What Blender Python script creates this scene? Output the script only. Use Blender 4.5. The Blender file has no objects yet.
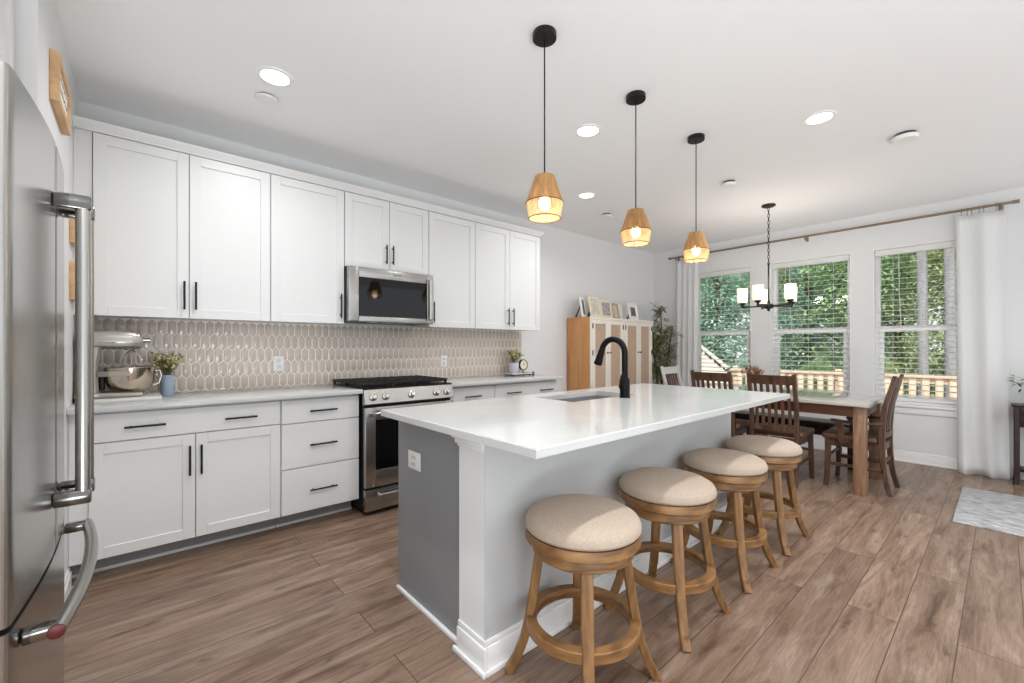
import bpy, bmesh, math, random
from mathutils import Vector, Matrix
random.seed(7)
PI = math.pi
S = bpy.context.scene
COL = S.collection

# ------------------------------------------------------------------ camera
cam_d = bpy.data.cameras.new('camera')
cam_d.sensor_width = 36.0
cam_d.lens = 36.0 * 430.0 / 1024.0
cam_d.shift_y = 5.5 / 1024.0
cam_d.clip_start = 0.02
cam_d.clip_end = 200
cam = bpy.data.objects.new('camera', cam_d)
COL.objects.link(cam)
cam.location = (0, 0, 1.241)
cam.rotation_euler = (PI / 2, 0, math.radians(48.86 - 90))
S.camera = cam

# ------------------------------------------------------------------ world, exposure
W = bpy.data.worlds.new('sky')
S.world = W
W.use_nodes = True
bg = W.node_tree.nodes['Background']
bg.inputs[0].default_value = (0.90, 0.96, 1.0, 1)
bg.inputs[1].default_value = 1.45
S.view_settings.view_transform = 'Standard'
S.view_settings.look = 'None'
S.view_settings.gamma = 1
S.view_settings.use_curve_mapping = False
S.view_settings.exposure = 0.0
cy = S.cycles
cy.use_denoising = True
cy.max_bounces = 10
cy.diffuse_bounces = 6
cy.glossy_bounces = 5
cy.transparent_max_bounces = 24
cy.sample_clamp_indirect = 8
cy.caustics_reflective = False
cy.caustics_refractive = False

CAN_POWER = 7.0
CANS = [(0.579, 2.659), (2.355, 1.896), (3.343, 2.71), (3.36, 0.794), (0.579, 0.794), (2.355, -0.6), (-0.1, -1.5), (4.3, -1.5)]
CEIL = 2.74

sun_d = bpy.data.lights.new('sun', 'SUN'); sun_d.energy = 6.5; sun_d.angle = math.radians(4); sun_d.color = (1, 0.97, 0.92)
sun = bpy.data.objects.new('sun', sun_d); COL.objects.link(sun)
sun.rotation_euler = (math.radians(12), math.radians(-42), 0)
for un, uloc, usz, ue in (('added_fill_uplight', (-0.3, -2.0, 0.06), 2.2, 178), ('added_fill_uplight', (4.6, -2.0, 0.06), 2.6, 18)):  # added fill lamps standing in for bounced light; the room has no such fixtures
    up_d = bpy.data.lights.new(un, 'AREA'); up_d.shape = 'DISK'; up_d.size = usz; up_d.energy = ue; up_d.color = (0.84, 0.93, 1)
    up = bpy.data.objects.new(un, up_d); COL.objects.link(up)
    up.location = uloc; up.rotation_euler = (PI, 0, 0)

# ------------------------------------------------------------------ helpers
def lin(c):
    c = c / 255.0
    return c / 12.92 if c <= 0.04045 else ((c + 0.055) / 1.055) ** 2.4
def rgb(r, g, b):
    return (lin(r), lin(g), lin(b), 1)

def mat(name, col, rough=0.5, metal=0.0, noise=0.0, nscale=8.0, stretch=(1, 1, 1), bump=0.0, bscale=60.0, spec=0.5,
        emit=None, estr=0.0, coat=0.0, trans=0.0):
    m = bpy.data.materials.new(name)
    m.use_nodes = True
    nt = m.node_tree
    b = nt.nodes['Principled BSDF']
    c = rgb(*col)
    b.inputs['Base Color'].default_value = c
    b.inputs['Roughness'].default_value = rough
    b.inputs['Metallic'].default_value = metal
    b.inputs['Specular IOR Level'].default_value = spec
    b.inputs['Coat Weight'].default_value = coat
    tc = nt.nodes.new('ShaderNodeTexCoord')
    mp = nt.nodes.new('ShaderNodeMapping')
    mp.inputs['Scale'].default_value = stretch
    nt.links.new(tc.outputs['Object'], mp.inputs[0])
    if noise > 0:
        n = nt.nodes.new('ShaderNodeTexNoise')
        n.inputs['Scale'].default_value = nscale
        n.inputs['Detail'].default_value = 5
        nt.links.new(mp.outputs[0], n.inputs['Vector'])
        r = nt.nodes.new('ShaderNodeValToRGB')
        e = r.color_ramp.elements
        e[0].position = 0.3; e[1].position = 0.7
        e[0].color = tuple(max(0, v * (1 - noise)) for v in c[:3]) + (1,)
        e[1].color = tuple(min(1, v * (1 + noise)) for v in c[:3]) + (1,)
        nt.links.new(n.outputs[0], r.inputs[0])
        nt.links.new(r.outputs[0], b.inputs['Base Color'])
    if bump > 0:
        n2 = nt.nodes.new('ShaderNodeTexNoise')
        n2.inputs['Scale'].default_value = bscale
        n2.inputs['Detail'].default_value = 3
        nt.links.new(mp.outputs[0], n2.inputs['Vector'])
        bp = nt.nodes.new('ShaderNodeBump')
        bp.inputs['Strength'].default_value = bump
        bp.inputs['Distance'].default_value = 0.01
        nt.links.new(n2.outputs[0], bp.inputs['Height'])
        nt.links.new(bp.outputs[0], b.inputs['Normal'])
    if emit:
        b.inputs['Emission Color'].default_value = rgb(*emit)
        b.inputs['Emission Strength'].default_value = estr
    if trans > 0:
        out = nt.nodes['Material Output']
        t = nt.nodes.new('ShaderNodeBsdfTranslucent')
        t.inputs[0].default_value = c
        mx = nt.nodes.new('ShaderNodeMixShader')
        mx.inputs[0].default_value = trans
        nt.links.new(b.outputs[0], mx.inputs[1])
        nt.links.new(t.outputs[0], mx.inputs[2])
        nt.links.new(mx.outputs[0], out.inputs[0])
    return m

def wood(name, dark, light, stretch=(1, 1, 12), rough=0.45, scale=4.0, coat=0.0):
    m = mat(name, light, rough, coat=coat)
    nt = m.node_tree
    b = nt.nodes['Principled BSDF']
    tc = nt.nodes.new('ShaderNodeTexCoord')
    mp = nt.nodes.new('ShaderNodeMapping')
    mp.inputs['Scale'].default_value = stretch
    n = nt.nodes.new('ShaderNodeTexNoise')
    n.inputs['Scale'].default_value = scale
    n.inputs['Detail'].default_value = 6
    n.inputs['Distortion'].default_value = 0.6
    r = nt.nodes.new('ShaderNodeValToRGB')
    e = r.color_ramp.elements
    e[0].position = 0.32; e[1].position = 0.68
    e[0].color = rgb(*dark); e[1].color = rgb(*light)
    nt.links.new(tc.outputs['Object'], mp.inputs[0])
    nt.links.new(mp.outputs[0], n.inputs['Vector'])
    nt.links.new(n.outputs[0], r.inputs[0])
    nt.links.new(r.outputs[0], b.inputs['Base Color'])
    return m

M = {}
M['wall'] = mat('wall_paint', (229, 229, 229), 0.7, bump=0.02, bscale=200)
M['ceil'] = mat('ceiling_paint', (247, 247, 247), 0.8)
M['trim'] = mat('white_trim_paint', (240, 240, 239), 0.4)
M['cab'] = mat('white_cabinet_paint', (226, 226, 225), 0.38)
M['gray'] = mat('gray_cabinet_paint', (138, 140, 142), 0.5)
M['islandwall'] = mat('light_gray_island_wall', (197, 199, 200), 0.6)
M['islandpaint'] = mat('pale_island_paint', (236, 238, 239), 0.5)
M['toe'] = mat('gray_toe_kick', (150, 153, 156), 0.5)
M['black'] = mat('matte_black_metal', (18, 17, 17), 0.4, 0.3)
M['bronze'] = mat('oil_rubbed_bronze', (9, 7, 7), 0.42, 0.0, spec=0.2)
M['quartz'] = mat('white_quartz', (200, 201, 199), 0.08, noise=0.025, nscale=5, spec=0.5)
M['steel'] = mat('brushed_stainless', (182, 180, 176), 0.26, 1.0, bump=0.015, bscale=9, stretch=(1, 1, 40))
M['steelh'] = mat('brushed_stainless_horizontal', (170, 168, 165), 0.27, 1.0, bump=0.015, bscale=9, stretch=(1, 40, 40))
M['bracket'] = mat('dark_polished_bracket', (112, 110, 107), 0.12, 1.0)
M['sinksteel'] = mat('sink_stainless', (170, 170, 170), 0.38, 0.7)
M['knobchrome'] = mat('bright_knob_chrome', (225, 224, 222), 0.12, 1.0)
M['chrome'] = mat('polished_chrome', (186, 184, 182), 0.1, 1.0)
M['dsteel'] = mat('dark_chrome', (120, 118, 114), 0.15, 1.0)
M['iron'] = mat('cast_iron', (24, 22, 21), 0.6, 0.2)
M['ovenglass'] = mat('black_oven_glass', (8, 8, 9), 0.04, 0.0, spec=0.35)
M['red'] = mat('red_medallion', (84, 16, 20), 0.35, 0.2)
M['oak'] = wood('honey_oak', (106, 72, 40), (162, 120, 74), (1, 1, 0.15), 0.45, 28)
M['oakring'] = wood('honey_oak_ring', (106, 72, 40), (162, 120, 74), (0.3, 0.3, 1), 0.45, 30)
M['fabric'] = mat('beige_linen', (182, 165, 148), 0.9, noise=0.09, nscale=120, bump=0.15, bscale=500)
M['walnut'] = wood('dark_walnut', (62, 43, 33), (104, 74, 56), (1, 1, 0.2), 0.35, 26)
M['glarewood'] = mat('dark_wood_painted_glare', (200, 200, 198), 0.35)  # glare on dark glossy chair wood, put into the base color
M['leather'] = mat('brown_leather', (96, 66, 50), 0.42, noise=0.15, nscale=10, bump=0.1, bscale=60)
M['tabletop'] = wood('glossy_tabletop', (172, 164, 156), (196, 188, 180), (1, 0.12, 1), 0.12, 22, 0.6)
M['tableleg'] = wood('table_leg_wood', (122, 90, 68), (162, 126, 98), (1, 1, 0.12), 0.45, 30)
M['tableapron'] = wood('table_apron_wood', (72, 42, 28), (102, 64, 44), (1, 0.15, 1), 0.4, 26)
M['espresso'] = wood('espresso_wood', (34, 18, 15), (56, 32, 27), (1, 1, 0.2), 0.35, 24)
M['storeside'] = wood('orange_oak_side', (178, 124, 74), (206, 152, 98), (1, 1, 0.08), 0.45, 14)
M['storewhite'] = mat('off_white_frame_paint', (232, 226, 214), 0.5)
M['linen'] = mat('white_curtain_linen', (250, 250, 250), 0.9, trans=0.45, bump=0.1, bscale=300)
M['blind'] = mat('white_blind_slat', (250, 250, 249), 0.5, trans=0.25)
M['rod'] = mat('antique_brass_rod', (150, 132, 110), 0.35, 0.8)
M['signwood'] = wood('light_sign_wood', (196, 154, 108), (224, 186, 142), (1, 0.3, 1), 0.55, 18)
M['paper'] = mat('white_paper', (238, 236, 230), 0.8)
M['ink'] = mat('dark_ink', (70, 64, 60), 0.8)
M['signink'] = mat('faded_sign_ink', (150, 140, 128), 0.8)
M['cream'] = mat('cream_frame_paint', (228, 218, 196), 0.5)
M['tanwood'] = wood('tan_frame_wood', (160, 130, 98), (196, 170, 136), (1, 1, 0.3), 0.5, 20)
M['photo'] = mat('gray_photograph', (112, 108, 106), 0.4, noise=0.75, nscale=14)
M['print'] = mat('gray_lilac_print', (168, 164, 168), 0.4, noise=0.5, nscale=10, stretch=(3, 1, 3))
M['photolight'] = mat('pale_photograph', (205, 200, 190), 0.4, noise=0.25, nscale=16)
M['blueceramic'] = mat('pale_blue_ceramic', (150, 166, 182), 0.45, noise=0.05, nscale=30)
M['whiteceramic'] = mat('gray_white_ceramic', (196, 198, 206), 0.4)
M['leaf'] = mat('olive_leaf', (140, 150, 104), 0.6, noise=0.4, nscale=9, trans=0.2)
M['leafbright'] = mat('bright_leaf', (56, 110, 44), 0.5, noise=0.3, nscale=12, trans=0.2)
M['sprig'] = mat('sage_sprig', (140, 140, 84), 0.7, noise=0.35, nscale=40, trans=0.2)
M['petal'] = mat('cream_petal', (226, 214, 170), 0.7, trans=0.2)
M['pink'] = mat('pink_petal', (204, 150, 146), 0.7, trans=0.2)
M['bark'] = mat('brown_bark', (88, 72, 56), 0.9, noise=0.3, nscale=12, stretch=(1, 1, 0.2))
M['basket'] = mat('woven_basket', (168, 132, 92), 0.8, noise=0.3, nscale=60)
M['pewter'] = mat('silver_mixer_paint', (176, 172, 164), 0.28, 0.55)
M['warmsteel'] = mat('polished_bowl_steel', (206, 192, 174), 0.12, 1.0)
M['board'] = mat('pale_board', (214, 210, 204), 0.35)
M['plastic'] = mat('white_plastic', (242, 242, 240), 0.35)
M['slot'] = mat('outlet_slot', (60, 58, 56), 0.5)
M['plate'] = mat('white_outlet_face', (225, 224, 220), 0.4)
M['lens'] = mat('lit_downlight_lens', (255, 250, 240), 0.5, emit=(255, 248, 236), estr=5.0)
M['bulb'] = mat('lit_warm_bulb', (255, 226, 170), 0.4, emit=(255, 214, 150), estr=9.0)
M['opal'] = mat('lit_opal_glass', (250, 246, 232), 0.3, emit=(255, 246, 222), estr=0.4, trans=0.3)
M['rattan'] = mat('rattan_string', (184, 142, 92), 0.8, noise=0.35, nscale=40, stretch=(1, 1, 0.1), trans=0.3)
M['rattanlight'] = mat('pale_rattan_string', (232, 216, 180), 0.8, noise=0.25, nscale=40, stretch=(1, 1, 0.1), trans=0.5)
M['rattandark'] = mat('dark_rattan_band', (92, 66, 40), 0.7)
M['clockface'] = mat('cream_clock_face', (230, 220, 196), 0.5)
M['vinyl'] = mat('white_window_vinyl', (250, 250, 250), 0.35)
M['deck'] = wood('deck_cedar', (190, 150, 112), (222, 186, 150), (0.3, 1, 1), 0.75, 14)
M['rail'] = wood('rail_pine', (174, 150, 128), (204, 182, 160), (1, 1, 0.15), 0.75, 14)
M['whiterail'] = mat('pale_stair_paint', (196, 186, 180), 0.6)
M['ground'] = mat('forest_ground', (84, 86, 58), 0.95, noise=0.4, nscale=1.5)
M['greytrunk'] = mat('pale_gray_bark', (128, 126, 128), 0.9, noise=0.3, nscale=9, stretch=(1, 1, 0.25))

def foliage(name, dark, light):
    m = wood(name, dark, light, (1, 1, 1), 0.7, 1.3)
    nt = m.node_tree
    b = nt.nodes['Principled BSDF']; out = nt.nodes['Material Output']
    t = nt.nodes.new('ShaderNodeBsdfTranslucent')
    t.inputs[0].default_value = rgb(*light)
    mx = nt.nodes.new('ShaderNodeMixShader'); mx.inputs[0].default_value = 0.3
    nt.links.new(b.outputs[0], mx.inputs[1]); nt.links.new(t.outputs[0], mx.inputs[2])
    nt.links.new(mx.outputs[0], out.inputs[0])
    return m
M['fol_a'] = foliage('deep_green_foliage', (92, 126, 84), (178, 202, 150))
M['fol_b'] = foliage('yellow_green_foliage', (122, 142, 90), (206, 214, 160))
M['fol_c'] = foliage('blue_green_foliage', (90, 130, 110), (178, 208, 190))

def floor_mat():
    m = bpy.data.materials.new('vinyl_plank_floor'); m.use_nodes = True
    nt = m.node_tree; N = nt.nodes; L = nt.links
    b = N['Principled BSDF']
    tc = N.new('ShaderNodeTexCoord')
    mp = N.new('ShaderNodeMapping'); mp.inputs['Location'].default_value = (0.35, 0.186 - 0.128, 0)
    L.new(tc.outputs['Object'], mp.inputs[0])
    br = N.new('ShaderNodeTexBrick')
    br.inputs['Scale'].default_value = 1.0
    br.inputs['Brick Width'].default_value = 1.8
    br.inputs['Row Height'].default_value = 0.186
    br.inputs['Mortar Size'].default_value = 0.0022
    br.inputs['Mortar Smooth'].default_value = 0.3
    br.inputs['Color1'].default_value = (0, 0, 0, 1)
    br.inputs['Color2'].default_value = (1, 1, 1, 1)
    br.inputs['Mortar'].default_value = (0.5, 0.5, 0.5, 1)
    br.offset = 0.37; br.offset_frequency = 2
    L.new(mp.outputs[0], br.inputs['Vector'])
    # grain
    mp2 = N.new('ShaderNodeMapping'); mp2.inputs['Scale'].default_value = (0.75, 5, 1)
    L.new(tc.outputs['Object'], mp2.inputs[0])
    ad = N.new('ShaderNodeVectorMath'); ad.operation = 'ADD'
    sc = N.new('ShaderNodeVectorMath'); sc.operation = 'SCALE'; sc.inputs['Scale'].default_value = 37.0
    L.new(br.outputs['Color'], sc.inputs[0])
    L.new(mp2.outputs[0], ad.inputs[0]); L.new(sc.outputs[0], ad.inputs[1])
    n1 = N.new('ShaderNodeTexNoise'); n1.inputs['Scale'].default_value = 2.2; n1.inputs['Detail'].default_value = 8; n1.inputs['Distortion'].default_value = 0.9
    n1.inputs['Roughness'].default_value = 0.62
    L.new(ad.outputs[0], n1.inputs['Vector'])
    rp = N.new('ShaderNodeValToRGB'); e = rp.color_ramp.elements
    e[0].position = 0.3; e[0].color = rgb(98, 75, 60)
    e[1].position = 0.72; e[1].color = rgb(172, 149, 131)
    x = e.new(0.43); x.color = rgb(134, 109, 91)
    x = e.new(0.56); x.color = rgb(148, 124, 106)
    L.new(n1.outputs[0], rp.inputs[0])
    # dark knots
    mp3 = N.new('ShaderNodeMapping'); mp3.inputs['Scale'].default_value = (1.6, 9, 1)
    L.new(tc.outputs['Object'], mp3.inputs[0])
    n3 = N.new('ShaderNodeTexNoise'); n3.inputs['Scale'].default_value = 1.6; n3.inputs['Detail'].default_value = 6
    L.new(mp3.outputs[0], n3.inputs['Vector'])
    r3 = N.new('ShaderNodeValToRGB'); e = r3.color_ramp.elements
    e[0].position = 0.31; e[0].color = (0.55, 0.50, 0.46, 1); e[1].position = 0.47; e[1].color = (1, 1, 1, 1)
    L.new(n3.outputs[0], r3.inputs[0])
    mul = N.new('ShaderNodeMix'); mul.data_type = 'RGBA'; mul.blend_type = 'MULTIPLY'; mul.inputs[0].default_value = 0.75
    mpk = N.new('ShaderNodeMapping'); mpk.inputs['Scale'].default_value = (3.2, 8.5, 1)
    L.new(tc.outputs['Object'], mpk.inputs[0])
    nk = N.new('ShaderNodeTexNoise'); nk.inputs['Scale'].default_value = 3.0; nk.inputs['Detail'].default_value = 3
    L.new(mpk.outputs[0], nk.inputs['Vector'])
    wk = N.new('ShaderNodeVectorMath'); wk.operation = 'SCALE'; wk.inputs['Scale'].default_value = 0.5
    L.new(nk.outputs['Color'], wk.inputs[0])
    ak = N.new('ShaderNodeVectorMath'); ak.operation = 'ADD'
    L.new(mpk.outputs[0], ak.inputs[0]); L.new(wk.outputs[0], ak.inputs[1])
    vk = N.new('ShaderNodeTexVoronoi'); vk.inputs['Scale'].default_value = 1.0
    L.new(ak.outputs[0], vk.inputs['Vector'])
    rk = N.new('ShaderNodeMapRange'); rk.inputs[1].default_value = 0.02; rk.inputs[2].default_value = 0.17; rk.inputs[3].default_value = 0.28; rk.inputs[4].default_value = 1.0
    L.new(vk.outputs['Distance'], rk.inputs[0])
    kk = N.new('ShaderNodeVectorMath'); kk.operation = 'SCALE'
    L.new(r3.outputs[0], kk.inputs[0]); L.new(rk.outputs[0], kk.inputs['Scale'])
    L.new(rp.outputs[0], mul.inputs[6]); L.new(kk.outputs[0], mul.inputs[7])
    mp4 = N.new('ShaderNodeMapping'); mp4.inputs['Scale'].default_value = (4, 60, 1)
    L.new(tc.outputs['Object'], mp4.inputs[0])
    n4 = N.new('ShaderNodeTexNoise'); n4.inputs['Scale'].default_value = 2.0; n4.inputs['Detail'].default_value = 7; n4.inputs['Roughness'].default_value = 0.7
    L.new(mp4.outputs[0], n4.inputs['Vector'])
    r4 = N.new('ShaderNodeMapRange'); r4.inputs[1].default_value = 0.3; r4.inputs[2].default_value = 0.7; r4.inputs[3].default_value = 0.72; r4.inputs[4].default_value = 1.22
    L.new(n4.outputs[0], r4.inputs[0])
    fg = N.new('ShaderNodeVectorMath'); fg.operation = 'SCALE'
    L.new(mul.outputs[2], fg.inputs[0]); L.new(r4.outputs[0], fg.inputs['Scale'])
    # per plank tone
    mr = N.new('ShaderNodeMapRange'); mr.inputs[3].default_value = 0.88; mr.inputs[4].default_value = 1.08
    L.new(br.outputs['Color'], mr.inputs[0])
    vs = N.new('ShaderNodeVectorMath'); vs.operation = 'SCALE'
    L.new(fg.outputs[0], vs.inputs[0]); L.new(mr.outputs[0], vs.inputs['Scale'])
    seam = N.new('ShaderNodeMix'); seam.data_type = 'RGBA'
    seam.inputs[7].default_value = rgb(84, 64, 54)
    L.new(br.outputs['Fac'], seam.inputs[0]); L.new(vs.outputs[0], seam.inputs[6])
    L.new(seam.outputs[2], b.inputs['Base Color'])
    b.inputs['Roughness'].default_value = 0.36
    b.inputs['Specular IOR Level'].default_value = 0.45
    bp = N.new('ShaderNodeBump'); bp.inputs['Strength'].default_value = 0.08; bp.inputs['Distance'].default_value = 0.01
    L.new(n1.outputs[0], bp.inputs['Height']); L.new(bp.outputs[0], b.inputs['Normal'])
    return m
M['floor'] = floor_mat()

def tile_mat():
    m = mat('glazed_beige_tile', (208, 194, 182), 0.12, noise=0.06, nscale=5, bump=0.25, bscale=26, spec=0.6)
    return m
M['tile'] = tile_mat()
M['grout'] = mat('white_grout', (250, 245, 238), 0.8)

def glass_mat():
    m = bpy.data.materials.new('window_glass'); m.use_nodes = True
    nt = m.node_tree; out = nt.nodes['Material Output']
    t = nt.nodes.new('ShaderNodeBsdfTransparent'); t.inputs[0].default_value = (0.96, 0.98, 0.97, 1)
    g = nt.nodes.new('ShaderNodeBsdfGlossy'); g.inputs['Roughness'].default_value = 0.02
    f = nt.nodes.new('ShaderNodeFresnel'); f.inputs[0].default_value = 1.3
    mx = nt.nodes.new('ShaderNodeMixShader')
    nt.links.new(f.outputs[0], mx.inputs[0]); nt.links.new(t.outputs[0], mx.inputs[1]); nt.links.new(g.outputs[0], mx.inputs[2])
    nt.links.new(mx.outputs[0], out.inputs[0])
    return m
M['glass'] = glass_mat()

def rug_mat():
    m = mat('distressed_gray_rug', (190, 192, 196), 0.95)
    nt = m.node_tree; N = nt.nodes; L = nt.links; b = N['Principled BSDF']
    tc = N.new('ShaderNodeTexCoord')
    mp = N.new('ShaderNodeMapping'); mp.inputs['Scale'].default_value = (9, 2.5, 1)
    L.new(tc.outputs['Object'], mp.inputs[0])
    n = N.new('ShaderNodeTexNoise'); n.inputs['Scale'].default_value = 3.5; n.inputs['Detail'].default_value = 8; n.inputs['Roughness'].default_value = 0.75
    L.new(mp.outputs[0], n.inputs['Vector'])
    r = N.new('ShaderNodeValToRGB'); e = r.color_ramp.elements
    e[0].position = 0.33; e[0].color = rgb(112, 118, 130); e[1].position = 0.64; e[1].color = rgb(216, 214, 211)
    L.new(n.outputs[0], r.inputs[0]); L.new(r.outputs[0], b.inputs['Base Color'])
    return m
M['rug'] = rug_mat()

def weave_mat():
    m = mat('woven_cane_panel', (188, 150, 126), 0.75)
    nt = m.node_tree; N = nt.nodes; L = nt.links; b = N['Principled BSDF']
    tc = N.new('ShaderNodeTexCoord')
    ch = N.new('ShaderNodeTexChecker'); ch.inputs['Scale'].default_value = 90
    ch.inputs[1].default_value = rgb(212, 186, 164); ch.inputs[2].default_value = rgb(186, 154, 132)
    L.new(tc.outputs['Object'], ch.inputs[0])
    n = N.new('ShaderNodeTexNoise'); n.inputs['Scale'].default_value = 9
    L.new(tc.outputs['Object'], n.inputs['Vector'])
    mx = N.new('ShaderNodeMix'); mx.data_type = 'RGBA'; mx.blend_type = 'MULTIPLY'
    mx.inputs[0].default_value = 0.2
    L.new(ch.outputs[0], mx.inputs[6]); L.new(n.outputs[0], mx.inputs[7])
    L.new(mx.outputs[2], b.inputs['Base Color'])
    return m
M['cane'] = weave_mat()


class B:
    """collects shapes into one bmesh"""
    def __init__(s): s.bm = bmesh.new()
    def box(s, x0, x1, y0, y1, z0, z1, bev=0.0, seg=2):
        mtx = Matrix.Translation(((x0 + x1) / 2, (y0 + y1) / 2, (z0 + z1) / 2)) @ Matrix.Diagonal((abs(x1 - x0), abs(y1 - y0), abs(z1 - z0), 1))
        r = bmesh.ops.create_cube(s.bm, size=1, matrix=mtx)
        if bev > 0:
            ed = list({e for v in r['verts'] for e in v.link_edges})
            bmesh.ops.bevel(s.bm, geom=ed, offset=bev, segments=seg, affect='EDGES', profile=0.5)
        return s
    def ring_mesh(s, rings, close=True, cap0=True, cap1=True):
        vs = [[s.bm.verts.new(p) for p in r] for r in rings]
        n = len(rings[0])
        for a, b in zip(vs[:-1], vs[1:]):
            for i in range(n if close else n - 1):
                j = (i + 1) % n
                s.bm.faces.new((a[i], a[j], b[j], b[i]))
        if cap0: s.bm.faces.new(list(reversed(vs[0])))
        if cap1: s.bm.faces.new(vs[-1])
        return s
    def tube(s, path, r, n=12, caps=True, closed=False):
        P = [Vector(p) for p in path]
        R = r if isinstance(r, (list, tuple)) else [r] * len(P)
        rings = []
        up = None
        for i, p in enumerate(P):
            if closed: t = P[(i + 1) % len(P)] - P[i - 1]
            else: t = P[min(i + 1, len(P) - 1)] - P[max(i - 1, 0)]
            t.normalize()
            if up is None:
                up = Vector((0, 0, 1)) if abs(t.z) < 0.9 else Vector((1, 0, 0))
            a = t.cross(up); a.normalize(); b = a.cross(t); b.normalize(); up = b
            rings.append([p + (a * math.cos(2 * PI * k / n) + b * math.sin(2 * PI * k / n)) * R[i] for k in range(n)])
        if closed:
            rings.append(rings[0]); 
            vs = [[s.bm.verts.new(q) for q in rr] for rr in rings[:-1]]
            for i in range(len(vs)):
                a, b = vs[i], vs[(i + 1) % len(vs)]
                for k in range(n): s.bm.faces.new((a[k], a[(k + 1) % n], b[(k + 1) % n], b[k]))
            return s
        return s.ring_mesh(rings, True, caps, caps)
    def cyl(s, p, q, r, r2=None, n=20):
        return s.tube([p, q], [r, r if r2 is None else r2], n)
    def sweep(s, path, w, d, side, wl=None):
        """rectangular section; w along 'side', d across"""
        P = [Vector(p) for p in path]; side = Vector(side).normalized()
        rings = []
        for i, p in enumerate(P):
            t = (P[min(i + 1, len(P) - 1)] - P[max(i - 1, 0)]).normalized()
            nrm = t.cross(side).normalized(); sd = nrm.cross(t).normalized()
            ww = (w[i] if isinstance(w, (list, tuple)) else w) / 2
            dd = (d[i] if isinstance(d, (list, tuple)) else d) / 2
            c = min(ww, dd) * 0.25
            rings.append([p + sd * a + nrm * b for a, b in ((-ww + c, -dd), (ww - c, -dd), (ww, -dd + c), (ww, dd - c), (ww - c, dd), (-ww + c, dd), (-ww, dd - c), (-ww, -dd + c))])
        return s.ring_mesh(rings)
    def lathe(s, prof, c=(0, 0, 0), n=32, caps=True, axis='z'):
        rings = []
        for r, z in prof:
            rr = []
            for k in range(n):
                a = 2 * PI * k / n
                if axis == 'z': rr.append((c[0] + r * math.cos(a), c[1] + r * math.sin(a), c[2] + z))
                elif axis == 'y': rr.append((c[0] + r * math.cos(a), c[1] - z, c[2] + r * math.sin(a)))
                else: rr.append((c[0] + z, c[1] + r * math.cos(a), c[2] + r * math.sin(a)))
            rings.append(rr)
        return s.ring_mesh(rings, True, caps, caps)
    def prism(s, poly, z0, z1):
        return s.ring_mesh([[(x, y, z0) for x, y in poly], [(x, y, z1) for x, y in poly]])
    def prism_y(s, poly, y0, y1):
        return s.ring_mesh([[(x, y0, z) for x, z in poly], [(x, y1, z) for x, z in poly]])
    def prism_x(s, poly, x0, x1):
        return s.ring_mesh([[(x0, y, z) for y, z in poly], [(x1, y, z) for y, z in poly]])
    def ball(s, c, r, sc=(1, 1, 1), n=16):
        m = Matrix.Translation(c) @ Matrix.Diagonal((sc[0], sc[1], sc[2], 1))
        bmesh.ops.create_uvsphere(s.bm, u_segments=n, v_segments=max(6, n * 2 // 3), radius=r, matrix=m)
        return s
    def leaf(s, c, d, up, l, w):
        c = Vector(c); d = Vector(d).normalized(); sd = d.cross(Vector(up))
        if sd.length < 1e-3: sd = d.cross(Vector((1, 0, 0)))
        sd.normalize(); nn = sd.cross(d)
        v = [s.bm.verts.new(c), s.bm.verts.new(c + d * l * 0.5 + sd * w / 2 + nn * l * 0.04), s.bm.verts.new(c + d * l - nn * l * 0.05), s.bm.verts.new(c + d * l * 0.5 - sd * w / 2 + nn * l * 0.04)]
        s.bm.faces.new(v)
        return s
    def obj(s, name, m, parent=None, smooth=True, loc=None):
        bmesh.ops.recalc_face_normals(s.bm, faces=s.bm.faces)
        me = bpy.data.meshes.new(name)
        s.bm.to_mesh(me); s.bm.free()
        for mm in (m if isinstance(m, list) else [m]): me.materials.append(mm)
        if smooth:
            for p in me.polygons: p.use_smooth = True
            me.set_sharp_from_angle(angle=math.radians(35))
        o = bpy.data.objects.new(name, me)
        COL.objects.link(o)
        if parent: o.parent = parent
        if loc: o.location = loc
        return o

def tag(o, label=None, cat=None, group=None, kind=None):
    if label: o['label'] = label
    if cat: o['category'] = cat
    if group: o['group'] = group
    if kind: o['kind'] = kind
    return o
def thing(name, label, cat, loc=(0, 0, 0), rz=0, group=None):
    o = bpy.data.objects.new(name, None); COL.objects.link(o)
    o.empty_display_size = 0.05
    o.location = loc; o.rotation_euler = (0, 0, rz)
    return tag(o, label, cat, group)
def struct(o):
    o['kind'] = 'structure'; return o
def dup(root, loc, rz=None, label=None, sc=None):
    r = root.copy(); COL.objects.link(r); r.location = loc
    if rz is not None: r.rotation_euler = (0, 0, rz)
    if sc: r.scale = sc
    if label: r['label'] = label
    for ch in list(root.children):
        c = ch.copy(); COL.objects.link(c); c.parent = r
        for g in list(ch.children):
            d = g.copy(); COL.objects.link(d); d.parent = c
    return r

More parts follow.
